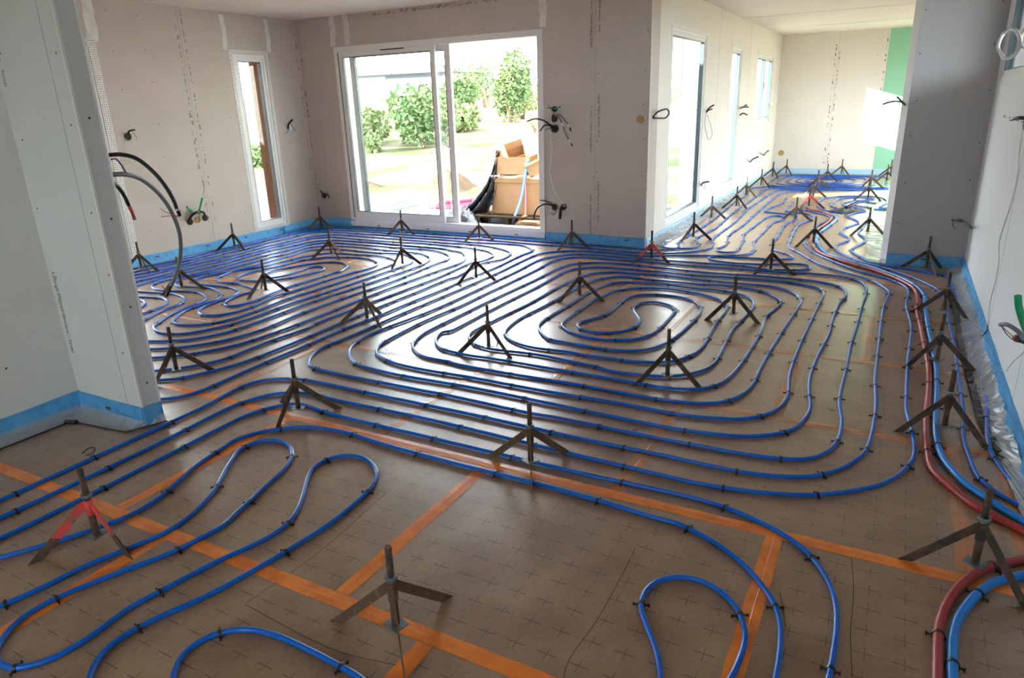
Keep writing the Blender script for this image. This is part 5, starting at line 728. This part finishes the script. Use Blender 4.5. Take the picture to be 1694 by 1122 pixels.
# stub wall and right wall
cable('cable', 'black cable forking out from the left edge of the stub wall', [(-0.007, 7.165, 1.387), (-0.047, 7.075, 1.416), (-0.093, 7.025, 1.423), (-0.145, 6.985, 1.413), (-0.18, 6.975, 1.4)], .0075, M_black, (('cable', [(-0.007, 7.165, 1.387), (-0.043, 7.095, 1.423), (-0.08, 7.075, 1.459)], .008, M_black),))
cable('cable', 'black looped cable sticking out of the right wall by the stub wall', [(0.62, 7.012, 0.376), (0.54, 6.498, 0.499), (0.48, 6.287, 0.552), (0.44, 6.351, 0.55), (0.43, 6.419, 0.53), (0.47, 6.56, 0.498), (0.52, 6.673, 0.48)], .008, M_black, (('thin_wire', [(0.45, 6.534, 0.513), (0.45, 6.571, 0.468), (0.46, 6.42, 0.464)], .003, M_black),))
cable('cable', 'thin white cable snaking down the right wall', [(0.605, 5.028, 1.267), (0.605, 5.006, 1.168), (0.605, 4.892, 1.043), (0.605, 4.893, 0.907), (0.605, 5.014, 0.732), (0.605, 5.091, 0.609), (0.605, 4.944, 0.508), (0.605, 4.921, 0.402), (0.605, 4.971, 0.256), (0.605, 4.874, 0.129)], .0042, M_white, (('dark_end', [(0.605, 4.884, 0.134), (0.59, 4.763, 0.13), (0.58, 4.793, 0.093), (0.57, 4.864, 0.072)], .004, M_black),))
wall_box('violet round box at the right edge of the right wall with a black cable tip', (0.62, 5.113, 1.321), (-1,0,0), .05, M_violet, (('cable_tip', [(0.61, 5.04, 1.33), (0.59, 5.044, 1.333), (0.57, 5.093, 1.33)], .010, M_black), ('wire', [(0.58, 5.105, 1.33), (0.56, 5.095, 1.322), (0.55, 5.158, 1.315)], .004, M_black)))
cable('conduit', 'green conduit curving out of the right wall', [(0.62, 3.657, 0.434), (0.56, 3.438, 0.535), (0.52, 3.33, 0.614), (0.5, 3.319, 0.665), (0.49, 3.306, 0.705)], .014, M_green_c, (), 'conduit')
cable('conduit', 'thick black conduit with thin wires under the green one', [(0.62, 3.602, 0.409), (0.55, 3.363, 0.506), (0.52, 3.336, 0.521)], .014, M_black, (('cable', [(0.55, 3.365, 0.508), (0.5, 3.215, 0.586), (0.47, 3.22, 0.604), (0.46, 3.366, 0.565)], .009, M_grey), ('thin_wire', [(0.46, 3.363, 0.563), (0.48, 3.317, 0.553), (0.52, 3.359, 0.511)], .002, M_sponge), ('thin_wire', [(0.46, 3.345, 0.566), (0.48, 3.336, 0.539), (0.52, 3.406, 0.491)], .002, M_black), ('red_ring', [(0.52, 3.352, 0.519), (0.525, 3.34, 0.518)], .016, M_redpaint)), 'conduit')
cable('wire', 'short white wire hooked near the foot of the right wall', [(0.6, 3.46, 0.425), (0.57, 3.436, 0.437), (0.56, 3.433, 0.42), (0.57, 3.626, 0.327), (0.59, 3.879, 0.189)], .003, M_white)
cable('hose_ring', 'clear hose ring hanging from the high right window', [(0.52, 5.701, 1.848), (0.49, 5.753, 1.829), (0.47, 5.714, 1.77), (0.47, 5.447, 1.698), (0.49, 5.312, 1.664), (0.52, 5.31, 1.679), (0.54, 5.309, 1.718), (0.54, 5.379, 1.781), (0.53, 5.495, 1.826), (0.52, 5.701, 1.848)], .011, mat('clear_hose', (.62,.66,.70), .15), (), 'hose')
cable('hose_ring', 'second clear hose ring at the right edge of the picture', [(0.57, 5.438, 1.836), (0.56, 5.491, 1.807), (0.56, 5.483, 1.766), (0.57, 5.351, 1.725), (0.58, 5.166, 1.708)], .011, bpy.data.materials['clear_hose'], (), 'hose')


# ------------------------------------------------------------------ small things on the floor
t = thing('crumpled_sheet', 'crumpled grey plastic sheet lying on the far room floor', 'sheet', (*[-0.529, 10.317], 0))
vs = []; nu, nv = 14, 8
for j in range(nv+1):
    for i in range(nu+1):
        u, v = i/nu*2-1, j/nv*2-1
        vs.append((u*.21, v*.15*(1-.4*abs(u)), .004+(.03+.06*random.random())*(1-abs(u))*(1-v*v)))
MB().add(vs, [(j*(nu+1)+i, j*(nu+1)+i+1, (j+1)*(nu+1)+i+1, (j+1)*(nu+1)+i) for j in range(nv) for i in range(nu)]).build('sheet_body', mat('grey_green_plastic', (.085,.095,.082), .5), t)
p0, p1 = [-0.533, 10.149], [-0.404, 10.702]
tag(MB().tube([(p0[0],p0[1],.075),((p0[0]+p1[0])/2+.06,(p0[1]+p1[1])/2,.11)], .02, 8).build('dark_rod', M_black), 'dark rod lying across the crumpled grey sheet', 'rod')
p = [-3.598, 1.744]
tag(MB().tube([(p[0]-.03,p[1]-.008,.013),(p[0]+.03,p[1]+.012,.013)], .012, 10).build('pipe_offcut', M_black), 'short black pipe offcut on the floor by the partition', 'offcut')
p = [-3.178, 1.587]
tag(MB().tube(spline([(p[0]-.03,p[1]-.02,.004),(p[0]-.02,p[1]+.01,.02),(p[0]+.015,p[1]+.02,.024),(p[0]+.03,p[1]-.005,.012),(p[0]+.005,p[1]-.02,.004)],5), .0025, 6).build('loose_clip', M_clip), 'loose curled black clip lying beside the innermost pipe', 'clip')

# ------------------------------------------------------------------ outside: terrace, ground, boxes
def terrain():
    n = 60; x0, x1, y0, y1 = -60, 30, -20, 70; vs = []
    for j in range(n+1):
        for i in range(n+1):
            x, y = x0+(x1-x0)*i/n, y0+(y1-y0)*j/n
            d = max(0, math.hypot(max(0, XL-x, x-XE), max(0, y-YF, YN-y) if x > XC else max(0, y-YB, YN-y))-3)
            z = -.16+.045*max(0, d-2)+.25*math.sin(x*.35+1)*math.sin(y*.3)*min(1, d/8)
            vs.append((x, y, z))
    tag(MB().add(vs, [(j*(n+1)+i, j*(n+1)+i+1, (j+1)*(n+1)+i+1, (j+1)*(n+1)+i) for j in range(n) for i in range(n)], True).build('ground_outside', M_earth), kind='structure')
terrain()
tag(MB().box((-11,YB+.28,-.3),(XC-.28,YB+3.2,-.03)).build('terrace_slab', M_terrace), kind='structure')
tag(MB().box((-14.0,2.7,-.3),(XL-.28,3.0,4.4)).build('added_sun_block_wall', M_render), kind='structure')  # unseen wall added to keep the sun out of the left windows
def box_open(label, x, y, z, sx, sy, sz, rot, flaps, tilt=0):
    t = thing('cardboard_box', label, 'box', (x, y, z)); t.rotation_euler = (tilt, 0, rot); T = .004
    b = MB(); b.box((-sx/2,-sy/2,0),(sx/2,sy/2,T)); b.box((-sx/2,-sy/2,0),(sx/2,-sy/2+T,sz)); b.box((-sx/2,sy/2-T,0),(sx/2,sy/2,sz)); b.box((-sx/2,-sy/2,0),(-sx/2+T,sy/2,sz)); b.box((sx/2-T,-sy/2,0),(sx/2,sy/2,sz))
    b.build('box_body', M_card, t)
    for side, ang, ln in flaps:
        if side in 'fb':
            s = -1 if side == 'f' else 1; Mx = Matrix.Translation((0, s*sy/2, sz)) @ Matrix.Rotation(s*math.radians(-ang), 4, 'X'); f = MB().box((-sx/2,-T/2,0),(sx/2,T/2,ln), Mx)
        else:
            s = -1 if side == 'l' else 1; Mx = Matrix.Translation((s*sx/2, 0, sz)) @ Matrix.Rotation(s*math.radians(ang), 4, 'Y'); f = MB().box((-T/2,-sy/2,0),(T/2,sy/2,ln), Mx)
        f.build('flap', M_cardin, t)
    return t
pl = thing('pallet', 'weathered wooden pallet under the cardboard boxes outside', 'pallet', (-4.55,8.62,-.03))
for k in range(6): MB().box((-.62,-.5+k*.185,.085),(.62,-.5+k*.185+.12,.105)).build('deck_board', M_wood, pl)
for k in range(3): MB().box((-.6+k*.55,-.5,0),(-.6+k*.55+.09,.55,.085)).build('bearer', M_wood, pl)
box_open('big closed cardboard box standing on the pallet outside the door', -4.32, 8.72, .076, 1.12, .74, .48, .0, (('f',172,.05),('b',60,.3),('r',110,.3),('l',150,.2)))
box_open('open cardboard box standing tilted on top of the big box', -4.60, 8.55, .60, .46, .34, .23, .06, (('b',20,.05),('l',-35,.10)), -.04)
t = box_open('small open cardboard box lying tipped in the top of the tilted box', -4.57, 8.60, .765, .24, .20, .16, 0, (('r',32,.19),('b',-6,.12),('l',25,.12))); t.rotation_euler = (.62, -.30, .42)
next(c for c in t.children if c.name.startswith('flap')).data.materials[0] = mat('pale_carton_flap', (.50,.44,.39), .9)
t = box_open('small tipped cardboard box beside the blue strap', -4.24, 8.50, .63, .20, .24, .20, .3, (('f',150,.03),)); t.rotation_euler = (.25, -.42, .35)
b = MB(); vs = []
for j in range(5):
    for i in range(13): vs.append((-4.92+.075*i, 8.33+.06*j-.02, .575+.035*random.random()))
b.add(vs, [(j*13+i, j*13+i+1, (j+1)*13+i+1, (j+1)*13+i) for j in range(4) for i in range(12)]); b.add([(-4.92+.02*i, 8.325, .58-.09*abs(math.sin(i*.9))*random.random()*(1 if i % 2 else 0)) for i in range(10)]+[(-4.92+.02*i, 8.325, .60) for i in range(10)], [(i,i+1,11+i,10+i) for i in range(9)])
tag(b.build('wrapping_sheet', mat('white_wrapping_foam', (.6,.6,.6), .6)), 'white foam wrapping squeezed between the two cardboard boxes', 'wrapping')
def strap(label, pts, wd, m, mid):
    P = spline(pts, 6); vs = []
    for p in P: vs += [(p.x-wd/2,p.y,p.z),(p.x-wd*.15,p.y-.004,p.z),(p.x+wd*.15,p.y-.004,p.z),(p.x+wd/2,p.y,p.z)]
    n = len(P); o = MB().add(vs, [(4*i+k,4*i+k+1,4*i+k+5,4*i+k+4) for i in range(n-1) for k in (0,2)]).build('strap', m); tag(o, label, 'strap')
    MB().add(vs, [(4*i+1,4*i+2,4*i+6,4*i+5) for i in range(n-1)]).build('stripe', mid, o)
    so = o.modifiers.new('thick','SOLIDIFY'); so.thickness = .002
strap('blue and white strap hanging over the cardboard boxes', [(-4.27,8.36,.66),(-4.29,8.325,.80),(-4.33,8.315,.62),(-4.40,8.30,.30),(-4.50,8.22,-.02)], .042, mat('blue_strap', (.10,.35,.75), .5), M_pvc)
strap('red and white strap hanging down the big cardboard box', [(-4.335,8.33,.60),(-4.34,8.33,.45),(-4.345,8.33,.2),(-4.35,8.31,.03)], .038, mat('red_strap', (.80,.16,.14), .5), M_pvc)
# black sheet draped at the left of the boxes
vs = []; nu, nv = 16, 26
for j in range(nv+1):
    f = j/nv
    for i in range(nu+1):
        u = i/nu; top = Vector((-4.79,8.50,.93)); xl = -4.83-.72*f**2.2; xr = -4.77-.06*f-.18*max(0,f-.55)
        if f > .85: xr -= .2*(f-.85)/.15
        x = xl+(xr-xl)*u; z = .93-1.0*f+.05*math.sin(9*u+4*f)*f
        y = 8.42-.22*f+.055*math.sin(13*u+5*f)*(.3+f)+.05*random.random()*f
        vs.append((x, y, max(-.025, z)))
o = MB().add(vs, [(j*(nu+1)+i, j*(nu+1)+i+1, (j+1)*(nu+1)+i+1, (j+1)*(nu+1)+i) for j in range(nv) for i in range(nu)], True).build('plastic_sheet', M_bag)
o.modifiers.new('thick','SOLIDIFY').thickness = .003; tag(o, 'crumpled black plastic sheet draped beside the cardboard boxes', 'sheet')
vs = []; nu, nv = 18, 7
for j in range(nv+1):
    for i in range(nu+1):
        u, v = i/nu*2-1, j/nv*2-1
        vs.append((-5.26+.36*u, 8.12+.16*v, -.02+(.20*(1-u*u)*(1-v*v))*(.4+.8*random.random())))
o = MB().add(vs, [(j*(nu+1)+i, j*(nu+1)+i+1, (j+1)*(nu+1)+i+1, (j+1)*(nu+1)+i) for j in range(nv) for i in range(nu)], True).build('plastic_sheet', M_bag)
tag(o, 'bunched heap of black plastic sheet on the terrace by the door', 'sheet')
tag(MB().box((-4.30,8.0,-.03),(-3.95,8.15,.03)).box((-4.26,7.98,.03),(-4.0,8.14,.05)).build('flattened_carton', M_card), 'flattened carton pieces in front of the pallet', 'carton')
tag(MB().prism([(-4.42,8.13,-.03),(-4.30,8.13,.10),(-4.26,8.13,.09),(-4.38,8.13,-.03)], (0,0,0), (0,.09,0)).build('torn_carton', M_card), 'torn cardboard corner leaning at the foot of the red strap', 'carton')
tag(MB().box((-5.35,8.25,-.03),(-4.9,8.33,.09)).build('timber_batten', M_wood), 'pale timber batten lying beside the black sheet', 'batten')
for k, (y, z, lb) in enumerate(((9.5,.05,'upper'),(9.35,.0,'lower'),(9.2,-.02,'lowest'))):
    tag(MB().tube(spline([(-6.5,y-.1,z-.02),(-6.1,y,z),(-5.6,y+.12,z+.07),(-5.1,y+.3,z+.14)],4), .035, 10).build('red_duct', mat('red_duct_%d'%k, (.34,.012,.03), .5, spec=.1)), lb+' red corrugated duct of three lying outside the sliding door', 'duct')
tag(MB().tube(spline([(-7.6,8.6,-.015),(-7.0,8.75,.05),(-6.5,8.95,.22),(-6.0,8.9,.26),(-5.75,8.65,.08),(-5.7,8.5,-.01)],6), .009, 6).build('pale_hose', M_grey), 'pale hose arching on the terrace behind the glass', 'hose')
tag(MB().tube(spline([(-7.8,8.45,-.015),(-6.9,8.55,.0),(-6.3,8.8,.10),(-5.9,8.55,.02),(-5.4,8.6,-.01)],6), .009, 6).build('pale_hose', M_grey), 'lower pale hose lying on the terrace behind the glass', 'hose')
def mound(label, x, y, z, sx, sy, sz, m):
    n = 22; vs = [(x, y, z+sz)]
    for j in range(1, 9):
        for i in range(n):
            a = 2*math.pi*i/n; q = j/8; k = 1+.18*math.sin(3*a+x)+.10*random.uniform(-1,1)
            vs.append((x+sx*q*k*math.cos(a), y+sy*q*k*math.sin(a), z+sz*(math.cos(q*math.pi)*.5+.5)*(1+.16*random.uniform(-1,1))-.1*(j == 8)))
    fs = [(0,1+i,1+(i+1)%n) for i in range(n)] + [(1+(j-1)*n+i, 1+j*n+i, 1+j*n+(i+1)%n, 1+(j-1)*n+(i+1)%n) for j in range(1, 8) for i in range(n)]
    tag(MB().add(vs, fs, True).build('earth_mound', m), label, 'mound')
mound('dry earth mound behind the cardboard boxes', -7.2, 15.0, -.1, 2.6, 1.8, 1.25, M_mound)
mound('low earth heap left of the cardboard boxes', -8.1, 12.2, -.2, .8, .7, .45, M_mound)
mound('stony heap beyond the terrace behind the glass', -10.9, 12.0, -.2, 1.5, .7, .35, M_mound)
sh = thing('added_dark_block', 'added dark shed seen through the reflecting glazed door', 'block', (-4.80,19.3,-.2))  # added so the pane's reflection shows against something dark
MB().box((-.46,-.3,0),(.46,2.2,3.2)).build('block_body', mat('dark_block_fill', (.045,.042,.045), .9), sh); MB().box((-.56,-.4,3.2),(.56,2.3,3.3)).build('block_cap', M_roof, sh)
# far house with a hip roof
hs = thing('house', 'pale house with hip roof and row of tall windows on the hill', 'house', (-47.1,60,1.1)); hs.rotation_euler = (0,0,math.radians(8))
MB().box((-9,0,0),(7.2,8,3.7)).build('walls', M_house, hs); 
b = MB(); b.add([(-9.6,-.6,3.7),(7.8,-.6,3.7),(7.8,8.6,3.7),(-9.6,8.6,3.7),(-5,4,4.95),(3.2,4,4.95)], [(0,1,5,4),(1,2,5),(2,3,4,5),(3,0,4),(0,3,2,1)]); b.build('roof', M_roof, hs)
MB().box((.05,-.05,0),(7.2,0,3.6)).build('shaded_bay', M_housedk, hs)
for k in range(5):
    f = MB().box((.7+k*1.35,-.12,1.2),(1.25+k*1.35,-.05,3.0)).build('window', M_pvc, hs); MB().box((.76+k*1.35,-.125,1.26),(1.19+k*1.35,-.118,2.94)).build('pane', M_pane, f)
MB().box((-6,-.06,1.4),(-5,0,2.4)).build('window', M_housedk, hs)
# trees and shrubs, each its own crown and stem
def bush(name, label, cat, x, y, z, rx, rz, m, n, group, leaf=.095, stem=True):
    t = thing(name, label, cat, (x, y, z), 0, group); b = MB(); bl = [(random.uniform(-.5,.5)*rx, random.uniform(-.5,.5)*rx, random.uniform(.35,.8)*rz, random.uniform(.35,.6)) for _ in range(9)]
    for _ in range(int(n*2.6)):
        cx_, cy_, cz_, k = random.choice(bl); d = Vector((random.gauss(0,1),random.gauss(0,1),random.gauss(0,1))).normalized()*random.uniform(.55,1)**.5
        p = Vector((cx_+d.x*rx*k, cy_+d.y*rx*k, max(.02, cz_+d.z*rz*k*.75))); s = leaf*random.uniform(.6,1.4)
        u = Vector((random.gauss(0,1),random.gauss(0,1),random.gauss(0,1))).normalized(); v = u.orthogonal().normalized()
        b.add([p-u*s, p+v*s*.5, p+u*s, p-v*s*.5], [(0,1,2,3)])
    b.build('foliage', m, t)
    b = MB()
    for k in range(4): b.tube([(random.uniform(-.1,.1)*rx,0,-.2),(random.uniform(-.3,.3)*rx,random.uniform(-.3,.3)*rx,rz*.6)], [.05*rx,.015*rx], 6)
    b.build('stem', M_bark, t)
BG = 'bushes and trees beyond the terrace'
for q in (
 ('shrub','rounded pale shrub behind the left pane below the house','shrub',-16.8,20,.05,.9,1.35,M_leaf2,700),
 ('shrub','larger feathery shrub behind the left pane beside the middle stile','shrub',-14.4,20,.05,1.25,1.95,M_leaf,1100),
 ('shrub','small shrub between the two larger ones behind the left pane','shrub',-15.6,19,.0,.5,.8,M_leaf2,300),
 ('tree','dark bushy tree just right of the middle stile','tree',-19.3,31,.9,1.25,2.0,M_leaf,1000),
 ('tree','mid green tree left of centre in the open half','tree',-17.2,33,1.0,1.3,2.0,M_leaf2,900),
 ('tree','tallest tree at the right of the open half','tree',-14.9,27.5,.8,1.3,2.7,M_leaf,1500),
 ('tree','pale tree at the edge of the door frame','tree',-13.2,30.5,.8,1.1,2.2,M_leaf2,900),
 ('shrub','yellowish shrub in front of the tallest tree','shrub',-15.2,23.5,.4,.9,1.2,M_leaf2,700),
 ('tree','hazy tree far off above the open half','tree',-27,46,1.4,2.4,3.0,M_leaf,900),
 ('tree','hazy tree far off right of the house','tree',-33,52,1.4,2.6,2.6,M_leaf2,900),
 ('tree','green tree seen through the narrow window','tree',-24,24.5,.2,1.7,2.6,M_leaf2,1200),
 ('shrub','low shrub seen through the narrow window','shrub',-17,15.4,-.1,.6,.7,M_leaf,400),
 ('tree','tree beyond the reflecting glazed door','tree',-13.5,30,.8,1.8,2.6,M_leaf2,900)):
    bush(*q, BG)
